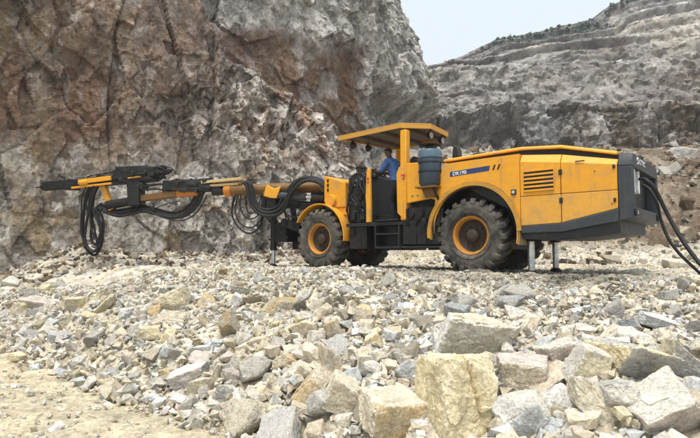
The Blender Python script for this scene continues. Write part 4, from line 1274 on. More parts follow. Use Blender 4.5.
    # ---------------------------------------------------------- operator platform
    q = MB(); q.box(.70, 2.90, -.05, -W + .08, .915, .985); q.box(2.40, 2.86, -.12, -W + .2, .45, .914); q.build('platform', M['dark'], rig, bevel=.008)
    ld = MB()
    for x in (1.50, 2.085): ld.box(x, x + .03, -.015, -.23, .46, .914)
    ld.box(1.49, 2.125, -.235, -.255, .90, .914); ld.box(1.49, 2.125, -.015, -.25, .452, .462)
    ladder = ld.build('ladder', M['dark'], rig, bevel=.004)
    for z in (.478, .742, 1.02):
        s = MB(); s.box(1.531, 2.084, -.012, -.22, z - .018, z + .012); s.build('tread', M['dark'], ladder, bevel=.005)
    s = MB(); s.box(1.531, 2.084, -.24, -.26, .48, .90); s.build('step_back', M['black'], ladder)
    # posts, cab panel
    q = MB(); q.box(1.335, 1.478, -.022, -.17, 1.0, 2.79); post = q.build('canopy_post', M['yellow'], rig, bevel=.018)
    q = MB(); q.prism([(1.40, 1.02), (1.545, 1.15), (1.560, 1.92), (1.50, 2.05), (1.40, 2.08)], -.010, -.045); q.build('post_gusset', M['yellow'], post, bevel=.008)
    q = MB(); q.box(1.36, 1.45, -.0085, -.02, 1.86, 1.90); q.box(1.37, 1.42, -.0085, -.02, 1.80, 1.835); q.build('sticker', M['red'], post)
    q = MB(); q.box(2.50, 2.62, -W + .42, -W + .34, 1.0, 2.80); q.build('canopy_post', M['yellow'], rig, bevel=.018)
    q = MB(); q.prism([(1.332, 1.325), (1.332, 2.115), (.64, 2.075), (.58, 1.58), (.60, 1.20), (.655, 1.33), (.79, 1.385)], -.03, -.075)
    pan = q.build('cab_panel', M['yellow'], rig, bevel=.012)
    q = MB(); q.box(1.22, 1.17, -.029, -.024, 1.445, 1.475); q.box(1.10, 1.06, -.029, -.024, 1.445, 1.475); q.build('sticker', M['green'], pan)
    q = MB(); q.box(.62, 1.331, -.30, -W + .35, 1.10, 1.95); q.build('cab_rear_wall', M['dark'], rig, bevel=.02)
    q = MB(); q.prism([(2.345, .99), (2.345, 1.35), (2.36, 1.52), (2.33, 2.06), (2.305, 2.12), (2.275, 2.12), (2.25, 2.06), (2.225, 1.35), (2.225, .99)], -.03, -.10)
    gp = q.build('grab_post', M['yellow'], rig, bevel=.014)
    q = MB(); q.box(2.31, 2.26, -.0295, -.024, 1.86, 1.92); q.box(2.31, 2.26, -.0295, -.024, 1.80, 1.835); q.build('sticker', M['red'], gp)
    # canopy
    plan = [(3.08, .012, 2.895), (1.46, .012, 2.93), (1.02, -.45, 2.93), (1.13, -1.33, 2.93), (1.45, -1.62, 2.93), (2.86, -1.62, 2.90)]
    q = MB(); n = len(plan)
    q.add([(x, y, z) for x, y, z in plan] + [(x, y, z - .025) for x, y, z in plan], [tuple(range(n)), tuple(range(2 * n - 1, n - 1, -1))] + [(i, (i + 1) % n, (i + 1) % n + n, i + n) for i in range(n)])
    cx_, cy_ = 2.1, -.8
    for i in range(n):
        a, b_ = plan[i], plan[(i + 1) % n]
        ins = lambda p: (p[0] + (cx_ - p[0]) * .022, p[1] + (cy_ - p[1]) * .03)
        (ax, ay), (bx, by) = ins(a), ins(b_); h = .105 if i != 5 else .075
        q.add([(a[0], a[1], a[2] - .0255), (b_[0], b_[1], b_[2] - .0255), (bx, by, b_[2] - .0255), (ax, ay, a[2] - .0255), (a[0], a[1], a[2] - h), (b_[0], b_[1], b_[2] - h), (bx, by, b_[2] - h), (ax, ay, a[2] - h)],
              [(0, 1, 2, 3), (4, 7, 6, 5), (0, 4, 5, 1), (1, 5, 6, 2), (2, 6, 7, 3), (3, 7, 4, 0)])
    can = q.build('canopy', M['canopy'], rig, bevel=.005)
    q = MB(); li = [(x + (cx_ - x) * .03, y + (cy_ - y) * .04, z - .028) for x, y, z in plan]
    q.add(li + [(x, y, z - .014) for x, y, z in li], [tuple(range(n)), tuple(range(2 * n - 1, n - 1, -1))] + [(i, (i + 1) % n, (i + 1) % n + n, i + n) for i in range(n)])
    q.build('canopy_lining', M['under'], can)
    for x, z in ((2.60, 2.855), (2.05, 2.868), (1.52, 2.878)):
        q = MB(); q.box(x, x - .07, -.02, -1.59, z - .062, z); q.build('brace', M['under'], can, bevel=.005)
    for x, y, z in ((2.98, -.38, 2.74), (2.92, -.85, 2.74), (1.14, -.62, 2.74), (1.22, -1.22, 2.74)):
        q = MB(); q.lathe([(.001, -.075), (.045, -.07), (.075, -.01), (.080, .02), (.076, .026)], 16, axis='x', M=Matrix.Translation((x, y, z)) @ Matrix.Rotation(math.pi if x < 1.4 else 0, 4, 'Z'))
        q.box(x - .012, x + .012, y - .012, y + .012, z + .05, z + .125)
        lm = q.build('work_lamp', M['black'], can)
        q = MB(); q.lathe([(.072, .023), (.04, .034), (.001, .037)], 16, axis='x', M=Matrix.Translation((x, y, z)) @ Matrix.Rotation(math.pi if x < 1.4 else 0, 4, 'Z')); q.build('lens', M['lens'], lm)
    # console, levers, steering wheel, seat
    q = MB(); q.prism([(2.88, .99), (2.90, 1.88), (2.84, 2.02), (2.72, 2.075), (2.52, 2.065), (2.43, 1.98), (2.41, .99)], -.13, -1.30)
    con = q.build('console', M['black'], rig, bevel=.03, seg=3)
    rg = random.Random(4)
    for k in range(6):
        x, y = 2.62 + (k % 3) * .06, -.22 - (k // 3) * .14
        q = MB(); q.tube([(x, y, 2.05), (x + .01, y, 2.17)], .008, 6); q.lathe([(.001, 2.22), (.02, 2.21), (.022, 2.17), (.001, 2.165)], 8, axis='z', M=Matrix.Translation((x + .01, y, 0)))
        q.build('lever', M['black'], con)
    for k in range(4):
        x0 = 2.50 + .10 * k; zz = [1.92 + .08 * rg.random(), 1.60 + .2 * rg.random(), 1.25 + .2 * rg.random(), 1.02]
        q = MB(); q.tube(spline([(x0, -.125, zz[0]), (x0 + rg.uniform(-.16, .12), -.06, zz[1]), (x0 + rg.uniform(-.12, .16), -.075, zz[2]), (x0 + rg.uniform(-.1, .1), -.11, zz[3])], 7), .015, 7); q.build('hose', M['hose'], con)
    block_panel(2.42, 2.88, 1.06, 1.98, -.128, 5, 9, .05, 5).build('control_valves', M['dark'], con)
    for k in range(9):
        x0, z0 = rg.uniform(2.45, 2.85), rg.uniform(1.5, 1.95)
        q = MB(); q.tube(spline([(x0, -.10, z0), (x0 + rg.uniform(-.1, .1), -.02, z0 - .12), (x0 + rg.uniform(-.2, .2), -.03, z0 - .3), (x0 + rg.uniform(-.2, .2), -.10, z0 - rg.uniform(.3, .5))], 6), rg.uniform(.008, .016), 6); q.build('hose', M['hose'], con)
    q = MB()
    for k in range(14):
        x, z = rg.uniform(2.44, 2.84), rg.uniform(1.2, 1.95); q.box(x, x + rg.uniform(.012, .04), -.05, -.06, z, z + rg.uniform(.012, .03))
    q.build('couplings', M['chrome'], con)
    block_panel(.60, 1.42, .53, 1.22, -.058, 6, 4, .035, 6).build('underframe_fittings', M['black'], rig)
    block_panel(2.42, 2.84, .48, .88, -.118, 3, 2, .025, 7).build('step_box_fittings', M['black'], rig)
    q = MB()
    Ms = Matrix.Translation((2.36, -.50, 2.075)) @ Matrix.Rotation(R(-32), 4, 'Y')
    ringp = [(.165 * math.cos(2 * math.pi * k / 28), .165 * math.sin(2 * math.pi * k / 28), 0) for k in range(29)]
    q.tube(ringp, .017, 8, M=Ms)
    for k in range(3):
        a = 2 * math.pi * k / 3 + .5
        q.tube([(0, 0, -.03), (.16 * math.cos(a), .16 * math.sin(a), 0)], .012, 6, M=Ms)
    q.lathe([(.001, .0), (.04, -.005), (.045, -.04), (.001, -.05)], 12, axis='z', M=Ms)
    sw = q.build('steering_wheel', M['black'], rig, sharp=60)
    q = MB(); q.tube([(2.385, -.50, 2.03), (2.56, -.50, 1.72), (2.62, -.50, 1.5)], .03, 10); q.build('steering_column', M['black'], sw)
    q = MB(); q.box(1.62, 1.92, -.66, -1.12, 1.60, 1.70); q.box(1.66, 1.86, -.72, -1.02, .986, 1.599); seat = q.build('seat', M['black'], rig, bevel=.035, seg=3)
    q = MB(); q.prism([(1.72, 1.70), (1.56, 1.71), (1.48, 2.22), (1.51, 2.35), (1.58, 2.37), (1.64, 2.28)], -.60, -.90); q.build('backrest', M['black'], seat, bevel=.04, seg=3)
    # air receiver
    T = Matrix.Translation((.765, .03, 0))
    q = MB(); q.lathe([(.001, 1.60), (.175, 1.605), (.208, 1.66), (.214, 2.10), (.205, 2.112), (.001, 2.113)], 36, axis='z', M=T)
    tk = q.build('air_receiver', M['teal'], rig, sharp=50)
    q = MB(); q.lathe([(.001, 2.114), (.205, 2.116), (.205, 2.128), (.224, 2.135), (.224, 2.235), (.200, 2.285), (.12, 2.305), (.001, 2.31)], 36, axis='z', M=T); q.build('receiver_lid', M['tealtop'], tk, sharp=50)
    q = MB(); q.lathe([(.001, 2.3105), (.06, 2.3105), (.07, 2.36), (.20, 2.372), (.205, 2.388), (.12, 2.405), (.001, 2.408)], 28, axis='z', M=T); q.build('rain_cap', M['black'], tk, sharp=50)
    q = MB(); q.lathe([(.2155, 1.86), (.221, 1.862), (.221, 1.892), (.2155, 1.894)], 36, axis='z', M=T); q.lathe([(.2155, 2.035), (.221, 2.037), (.221, 2.06), (.2155, 2.062)], 36, axis='z', M=T); q.build('clamp', M['dark'], tk)
    q = MB(); q.box(.55, .98, .22, -.20, 1.565, 1.598); q.prism([(.60, 1.564), (.95, 1.564), (.88, 1.40), (.68, 1.40)], -.02, .03); q.build('bracket', M['bronze'], tk, bevel=.006)
    q = MB(); q.tube(spline([(.66, .10, 1.57), (.62, .04, 1.42), (.60, -.05, 1.25), (.66, -.12, 1.05)], 8), .022, 8); q.build('hose', M['hose'], tk)
    # things on the hood
    q = MB(); q.prism([(.60, 2.13), (.44, 2.13), (.47, 2.37), (.51, 2.43), (.55, 2.43), (.58, 2.37)], -.50, -.66); q.build('breather', M['dark'], rig, bevel=.015)
    q = MB(); q.lathe([(.001, 2.10), (.11, 2.10), (.11, 2.19), (.185, 2.20), (.19, 2.225), (.13, 2.25), (.001, 2.255)], 28, axis='z', M=Matrix.Translation((.08, -.70, 0))); q.build('intake_cap', M['black'], rig, sharp=50)
    q = MB(); q.tube([(-.62, -.62, 2.12), (-.62, -.62, 2.24), (-.67, -.63, 2.36)], [.035, .035, .03], 12); q.build('exhaust_pipe', M['black'], rig)
    # ---------------------------------------------------------- front housing
    q = MB(); q.prism([(3.655, 2.10), (3.04, 1.905), (3.00, 1.36), (3.36, 1.36), (3.60, 1.44), (3.655, 1.52)], -.17, -.95); fh = q.build('front_housing', M['yellow'], rig, bevel=.02)
    q = MB(); q.lathe([(.001, -.09), (.135, -.092), (.145, -.11), (.145, -.169)], 28, M=Matrix.Translation((3.42, 0, 1.515))); q.build('pivot_cover', M['yellow'], fh, sharp=50)
    for k in range(3):
        q = MB(); q.box(3.51, 3.56, -.168, -.160, 1.735 + k * .105, 1.80 + k * .105); q.build('slot', M['black'], fh)
    q = MB(); q.box(2.94, 3.30, -.20, -.92, 1.185, 1.359); q.box(3.0, 3.50, -.24, -.30, .95, 1.36); q.build('housing_base', M['yellow'], rig, bevel=.015)
    # ---------------------------------------------------------- support jacks
    def jack(x, y, z0, z1, r0, r1, lab):
        g = ground_at(x, y)
        q = MB(); q.lathe([(.001, z1), (r0, z1), (r0 * 1.12, z1 - .02), (r0 * 1.12, z1 - .09), (r0, z1 - .10), (r0, z0 + .05), (r0 * 1.15, z0 + .04), (r0 * 1.15, z0), (.001, z0)], 20, axis='z', M=Matrix.Translation((x, y, 0)))
        j = q.build('support_jack', M['black'], rig, sharp=50)
        q = MB(); q.lathe([(.001, z0 + .02), (r1, z0 + .02), (r1, g + .05), (.001, g + .05)], 18, axis='z', M=Matrix.Translation((x, y, 0))); q.build('rod', M['chrome'], j, sharp=50)
        q = MB(); q.lathe([(.001, g + .10), (.05, g + .09), (.12, g + .035), (.125, g - .03), (.001, g - .03)], 18, axis='z', M=Matrix.Translation((x, y, 0))); q.build('foot_plate', M['dark'], j, sharp=50)
        return j
    jack(5.37, -.20, .42, 1.52, .078, .052, 0); jack(5.37, -W + .20, .42, 1.52, .078, .052, 0)
    jack(-.97, -.36, .56, .80, .075, .056, 0); jack(-.97, -W + .36, .56, .80, .075, .056, 0)
    for y0, y1 in ((-.14, -.53), (-W + .14, -W + .53)):
        q = MB(); q.box(4.85, 5.29, y0, y1, .62, 1.08); q.build('jack_arm', M['black'], rig, bevel=.015)
    boom(rig)
    return rig

def boom(rig):
    D = lambda px: 12.15 + (325 - px) * .0062
    P = lambda px, py, k=0.0: L(px, py, D(px) + k)
    m = 12.6 / FPX                                              # metres per photo pixel out there
    # pedestal
    q = MB(); a = P(326, 192); q.prism([(3.95, 1.18), (4.75, 1.18), (4.55, 1.62), (4.50, 2.02), (4.15, 2.02)], -.62, -.96); q.build('boom_pedestal', M['black'], rig, bevel=.02)
    q = MB(); q.tube([P(322, 187), P(300, 188), P(256, 189.5), P(229, 190.5)], [.125, .13, .14, .145], 20); arm = q.build('boom_arm', M['bronze'], rig, sharp=40)
    q = MB(); q.tube([P(232, 190.5), P(225.5, 191)], .152, 20); q.build('boom_collar', M['orange'], arm, bevel=.01)
    q = MB(); q.tube([P(226, 191), P(213, 192)], .10, 16); q.build('gland', M['black'], arm, sharp=40)
    q = MB(); q.tube([P(214, 192), P(194, 193.5)], .036, 12); q.tube([P(197, 193.3), P(193, 193.5)], .055, 12); q.build('extension_rod', M['chrome'], arm, sharp=40)
    q = MB(); obeam(q, P(204, 183), P(244, 179.4), .16, .036); obeam(q, P(206, 186.5), P(240, 184.2), .12, .03); q.build('hose_tray', M['tray'], arm, bevel=.01)
    q = MB(); obeam(q, P(165, 186), P(212, 186.8), .13, .13); obeam(q, P(168, 182.3), P(203, 180.8), .10, .04); obeam(q, P(176, 189), P(222, 189), .09, .08)
    valve = q.build('valve_block', M['black'], arm, bevel=.02)
    rg = random.Random(8)
    for k in range(7):
        px = 168 + k * 6; q = MB(); q.tube(spline([P(px, 184), P(px + rg.uniform(-5, 5), 180 + rg.uniform(-2, 2)), P(px + 9, 182), P(px + 16, 185)], 6), .018, 6); q.build('hose', M['hose'], valve)
    # forearm
    q = MB(); obeam(q, P(141, 198.6), P(196, 191.5), .085, .085); fa = q.build('forearm', M['bronze'], rig, bevel=.025)
    q = MB(); obeam(q, P(178, 194), P(197, 191.4), .092, .092); q.tube([P(193, 192), P(198, 191.5)], .11, 14); q.build('forearm_end', M['orange'], fa, bevel=.02)
    q = MB(); obeam(q, P(136, 186), P(137, 206), .17, .16); obeam(q, P(130, 184), P(146, 187), .14, .09); obeam(q, P(133, 203), P(142, 205), .12, .06); kn = q.build('knuckle', M['black'], rig, bevel=.02)
    q = MB(); q.tube([P(110, 205), P(133, 201)], .115, 18); q.tube([P(108, 205.2), P(113, 204.6)], .13, 18); q.build('rotation_motor', M['black'], kn, bevel=.008, sharp=40)
    q = MB(); obeam(q, P(103.5, 187), P(110.5, 205), .07, .075); obeam(q, P(109, 204), P(112, 210), .06, .07); q.build('feed_bracket', M['yellow_dirty'], kn, bevel=.012)
    for y0, y1 in ((208.5, 205.5), (211, 207.5)):
        q = MB(); q.tube([P(107, y0), P(132, y1)], .022, 8); q.build('cylinder_rod', M['chrome' if y0 < 210 else 'dark'], kn)
    # feed with rock drill
    q = MB(); obeam(q, P(76, 184.4), P(163, 173.2), .11, .055); obeam(q, P(100, 184.6), P(157, 179.8), .10, .045); feed = q.build('feed_rail', M['black'], rig, bevel=.012)
    q = MB(); obeam(q, P(116, 175.5), P(161, 171.5), .15, .125); obeam(q, P(117, 169.0), P(148, 167.4), .09, .045); obeam(q, P(148, 168), P(166, 166.0), .06, .02)
    obeam(q, P(124, 181.5), P(150, 178.5), .13, .07)
    q.tube([P(150, 176), P(160, 175)], .15, 14)
    dr = q.build('rock_drill', M['black'], feed, bevel=.02)
    q = MB(); q.tube([P(128, 178.2, -.17), P(142, 176.4, -.17)], .02, 8); q.build('drill_fitting', M['yellow_dirty'], dr)
    q = MB(); obeam(q, P(79, 182.2, -.12), P(112, 178.0, -.12), .05, .06); obeam(q, P(72, 188, -.12), P(112, 183.4, -.12), .04, .026); q.tube([P(80, 183, -.14), P(88, 182, -.14)], .075, 10); q.build('feed_cylinder', M['yellow'], feed, bevel=.012)
    q = MB(); obeam(q, P(44, 186.4), P(77, 183.4), .09, .115, taper=1.0); obeam(q, P(66, 186.6), P(78, 187), .10, .09); q.tube([P(41, 187), P(60, 185)], .06, 10); q.build('drill_guide', M['black'], feed, bevel=.02)
    q = MB(); q.tube([P(36, 187.6), P(118, 176.6)], .022, 8); q.build('drill_steel', M['dark'], feed)
    q = MB(); q.tube([P(74, 177.6), P(88, 175.8)], .014, 8); q.lathe([(.001, -.03), (.035, -.03), (.035, .03), (.001, .03)], 10, M=Matrix.Translation(P(88, 175.8))); q.lathe([(.001, -.03), (.03, -.03), (.03, .03), (.001, .03)], 10, M=Matrix.Translation(P(114.5, 172))); q.build('fitting', M['chrome'], feed)
    q = MB(); q.tube([P(88, 176), P(118, 171)], .016, 7); q.tube([P(90, 178), P(116, 174.5)], .02, 7); q.build('hose', M['hose'], feed)
    for k in range(11):
        px = 92 + k * 7.2; py = 178.5 - (px - 92) * .125
        q = MB(); a, b_ = rg.uniform(-3, 3), rg.uniform(-2.5, 2.5)
        q.tube(spline([P(px - 6, py + 1 + a * .3, -.14), P(px, py - 2.6 + b_ * .5, -.16), P(px + 7, py - 1.5 + a * .4, -.15), P(px + 12, py + 3, -.12)], 6), rg.choice((.012, .018, .022)), 6); q.build('hose', M['hose'], feed)
    q = MB()
    for k in range(26):
        px = 118 + rg.random() * 44; py = 176.5 - (px - 118) * .07 + rg.uniform(-7, 5)
        a, b_ = P(px, py, -.12 + rg.uniform(-.1, .1)), P(px + rg.uniform(3, 11), py + rg.uniform(-1.5, 1.2), -.12 + rg.uniform(-.1, .1))
        obeam(q, a, b_, rg.uniform(.02, .07), rg.uniform(.015, .05))
    q.build('drill_housing_ribs', M['dark'], dr, bevel=.006)
    q = MB()
    for k in range(18):
        px = 166 + rg.random() * 38; py = 186 + rg.uniform(-6, 5)
        obeam(q, P(px, py, -.13), P(px + rg.uniform(3, 10), py + rg.uniform(-1.5, 1.5), -.13 + rg.uniform(-.05, .05)), rg.uniform(.02, .06), rg.uniform(.015, .05))
    q.build('valve_fittings', M['dark'], valve, bevel=.006)
    q = MB(); q.tube([P(160, 176), P(170, 173)], .02, 6); q.tube([P(144, 186, -.1), P(160, 184, -.1), P(172, 187, -.1)], .03, 7); q.tube([P(142, 190, -.1), P(156, 189, -.1), P(168, 190, -.1)], .022, 7); q.build('link_rod', M['dark'], kn)
    q = MB(); q.tube([P(46, 183.5), P(70, 179)], .012, 6); q.tube([P(44, 190), P(74, 188)], .02, 6); q.build('guide_rod', M['black'], feed)
    # lift cylinders and yellow hose clamp
    q = MB(); q.tube([P(324, 198, -.25), P(312, 197.4, -.25)], .075, 14); lc = q.build('lift_cylinder', M['dark'], rig, sharp=40)
    q = MB(); q.tube([P(314, 197.4, -.25), P(305, 197, -.25)], .045, 12); q.build('rod', M['chrome'], lc)
    q = MB(); q.tube([P(306, 197, -.25), P(289, 196, -.25), P(264, 194.6, -.1)], .085, 14); q.build('cylinder_barrel', M['slate'], lc, sharp=40)
    q = MB(); q.tube([P(322, 206, .1), P(292, 203, .1), P(262, 196, .1)], .08, 12); q.build('lift_cylinder', M['black'], rig, sharp=40)
    q = MB(); pts = [(263.5, 196), (265.5, 188), (267.5, 184.5), (271, 187), (275, 188.5), (281, 185.5), (279, 192), (276.5, 198.5), (270, 198)]
    V = [P(x, y, k) for k in (-.30, -.24) for x, y in pts]; n = len(pts)
    q.add(V, [tuple(range(n)), tuple(range(2 * n - 1, n - 1, -1))] + [(i, (i + 1) % n, (i + 1) % n + n, i + n) for i in range(n)])
    q.build('hose_clamp', M['yellow'], rig, bevel=.015)
    q = MB(); obeam(q, P(263, 200), P(278, 200), .12, .20); obeam(q, P(250, 200), P(256, 190), .04, .05); q.build('boom_saddle', M['black'], rig, bevel=.02)
    # ---------------------------------------------------------- hoses: photo curve, thickness
    H_ = [
     # thick bundle under the forearm
     ([(98, 206), (106, 210), (117, 213), (130, 211), (143, 209), (155, 211.5), (168, 215.5), (180, 216), (190, 210), (197, 201), (202, 189)], .062, 0),
     ([(98, 208), (108, 213), (119, 216), (131, 214), (144, 211.5), (156, 214), (170, 217.5), (184, 216), (194, 209), (200, 200), (204, 190)], .050, -.06),
     ([(100, 204), (110, 208), (122, 211), (134, 207.5), (146, 206.5), (158, 209.5), (170, 212.5), (180, 212), (189, 206), (195, 197), (199, 189)], .045, .06),
     ([(150, 212), (166, 218.5), (182, 220.5), (194, 215), (202, 205), (207, 195)], .020, -.1),
     ([(137, 206), (136, 210), (134, 214)], .02, -.05), ([(154, 211), (153.5, 206), (153, 203)], .025, -.08), ([(154, 209), (166, 204), (180, 201)], .014, -.08), ([(154, 209), (146, 205), (140, 203)], .014, -.08), ([(189, 196), (191, 201), (195, 204), (200, 202)], .014, -.1),
     # hanging loops at the feed
     ([(90, 186), (86, 196), (84, 212), (83, 228), (84, 242), (89, 252), (95, 255), (100, 249), (102.5, 238), (101, 226), (97, 216), (96, 207)], .045, -.1),
     ([(94, 186), (90, 198), (88.5, 212), (86, 226), (85, 238), (88, 247), (94, 251), (99, 246), (101, 236), (99, 224), (94, 213), (92, 200), (95, 188)], .042, -.16),
     ([(98, 186), (94, 196), (92.5, 210), (92, 224), (91, 236), (93, 243), (97, 244), (100, 240), (103, 232), (103, 220), (99, 210)], .045, -.04),
     ([(86, 187), (82, 197), (81.5, 212), (81, 226), (82, 236), (86, 246), (92, 252), (97, 251)], .026, -.2),
     ([(96, 187), (92, 198), (90, 212), (91, 226), (94, 236), (97, 240), (100, 234), (101, 224), (99, 214), (103, 208)], .028, -.22),
     ([(92, 186), (88, 196), (86, 205), (89, 214), (93, 222), (95, 232), (97, 242), (98, 250)], .036, -.08),
     # big bundle over the boom
     ([(246, 181.5), (249, 184), (251, 193), (253.5, 203), (259, 210), (267, 213), (277, 211), (284, 204), (288, 196), (292, 188), (298, 181), (306, 177.8), (316, 179), (325, 182.5)], .060, -.30),
     ([(244, 182), (247, 187), (249, 196), (252, 206), (258, 213), (268, 216), (279, 214), (286, 206), (290, 197), (295, 188), (301, 182), (309, 179.5), (318, 181), (326, 185)], .048, -.36),
     ([(248, 181), (252, 186), (254, 196), (257, 204), (262, 208.5), (270, 209.5), (278, 206), (282, 199), (287, 191), (294, 182.5), (302, 178), (312, 177), (322, 180)], .042, -.26),
     ([(288, 200), (292, 192), (299, 184.5), (308, 180.5), (318, 182.5), (326, 188)], .045, -.42),
     # loops left of the jack
     ([(236, 195), (233, 204), (232, 214), (236, 224), (243, 231), (252, 233), (259, 227), (263, 217), (264, 207), (262, 197)], .026, -.1),
     ([(238, 195), (235.5, 206), (236, 215), (240, 223), (248, 227.5), (255, 226), (261, 219), (264, 209), (265, 199)], .022, -.16),
     ([(241, 195), (240, 205), (243, 214), (249, 219), (256, 217), (261, 210), (263, 202)], .020, -.05),
     ([(234, 196), (232, 206), (233, 218), (239, 228), (247, 233.5), (255, 232), (261, 224)], .020, -.2),
     ([(246, 196), (246, 206), (249, 213), (255, 212), (259, 204), (261, 197)], .018, 0),
     # tangle between jack and wheel
     ([(276, 204), (284, 212), (290, 221), (297, 224), (302, 218), (304, 208)], .020, -.2), ([(272, 198), (274, 210), (277, 222), (281, 232)], .03, -.1), ([(280, 205), (288, 215), (296, 217), (300, 210), (302, 203)], .017, -.28),
     ([(284, 206), (286, 222), (284, 234), (288, 238)], .022, -.1), ([(300, 203), (294, 210), (292, 220), (294, 230)], .02, -.15), ([(266, 199), (264, 212), (270, 222), (276, 224)], .02, .05),
    ]
    for pts, r, k in H_:
        q = MB(); q.tube(spline([P(x, y, k) for x, y in pts], 7), r * .80, 9); q.build('hydraulic_hose', M['hose'], rig)
    # dark ironwork between jack and wheel
    q = MB(); obeam(q, P(282, 205), P(322, 207), .10, .07); obeam(q, P(282, 222), P(300, 228), .07, .10); obeam(q, P(292, 203), P(296, 228), .05, .06); q.build('front_linkage', M['black'], rig, bevel=.02)

def cables():
    def mk(pts, r, lab):
        q = MB(); q.tube(spline([Vector(at(x, y, d)) for x, y, d in pts], 10), r, 10)
        o = q.build('power_cable', M['hose']); tag(o, lab, 'cable', 'black cables trailing from the rear of the drill rig')
    mk([(640, 179, 7.78), (645, 179.5, 7.60), (653, 186, 7.5), (660, 199, 7.5), (669, 217, 7.45), (681, 238, 7.3), (693, 255, 7.15), (708, 272, 7.0), (730, 285, 7.0), (770, 292, 7.0)], .029, 'thicker upper black cable arching out of the recess at the rear of the rig')
    mk([(643, 185, 7.80), (650, 190, 7.68), (657, 203, 7.6), (661, 220, 7.6), (668, 238, 7.5), (678, 252, 7.4), (690, 264, 7.25), (706, 278, 7.1), (726, 290, 7.0), (760, 297, 6.9)], .022, 'thinner black cable hanging lower left of the thicker one behind the rig')

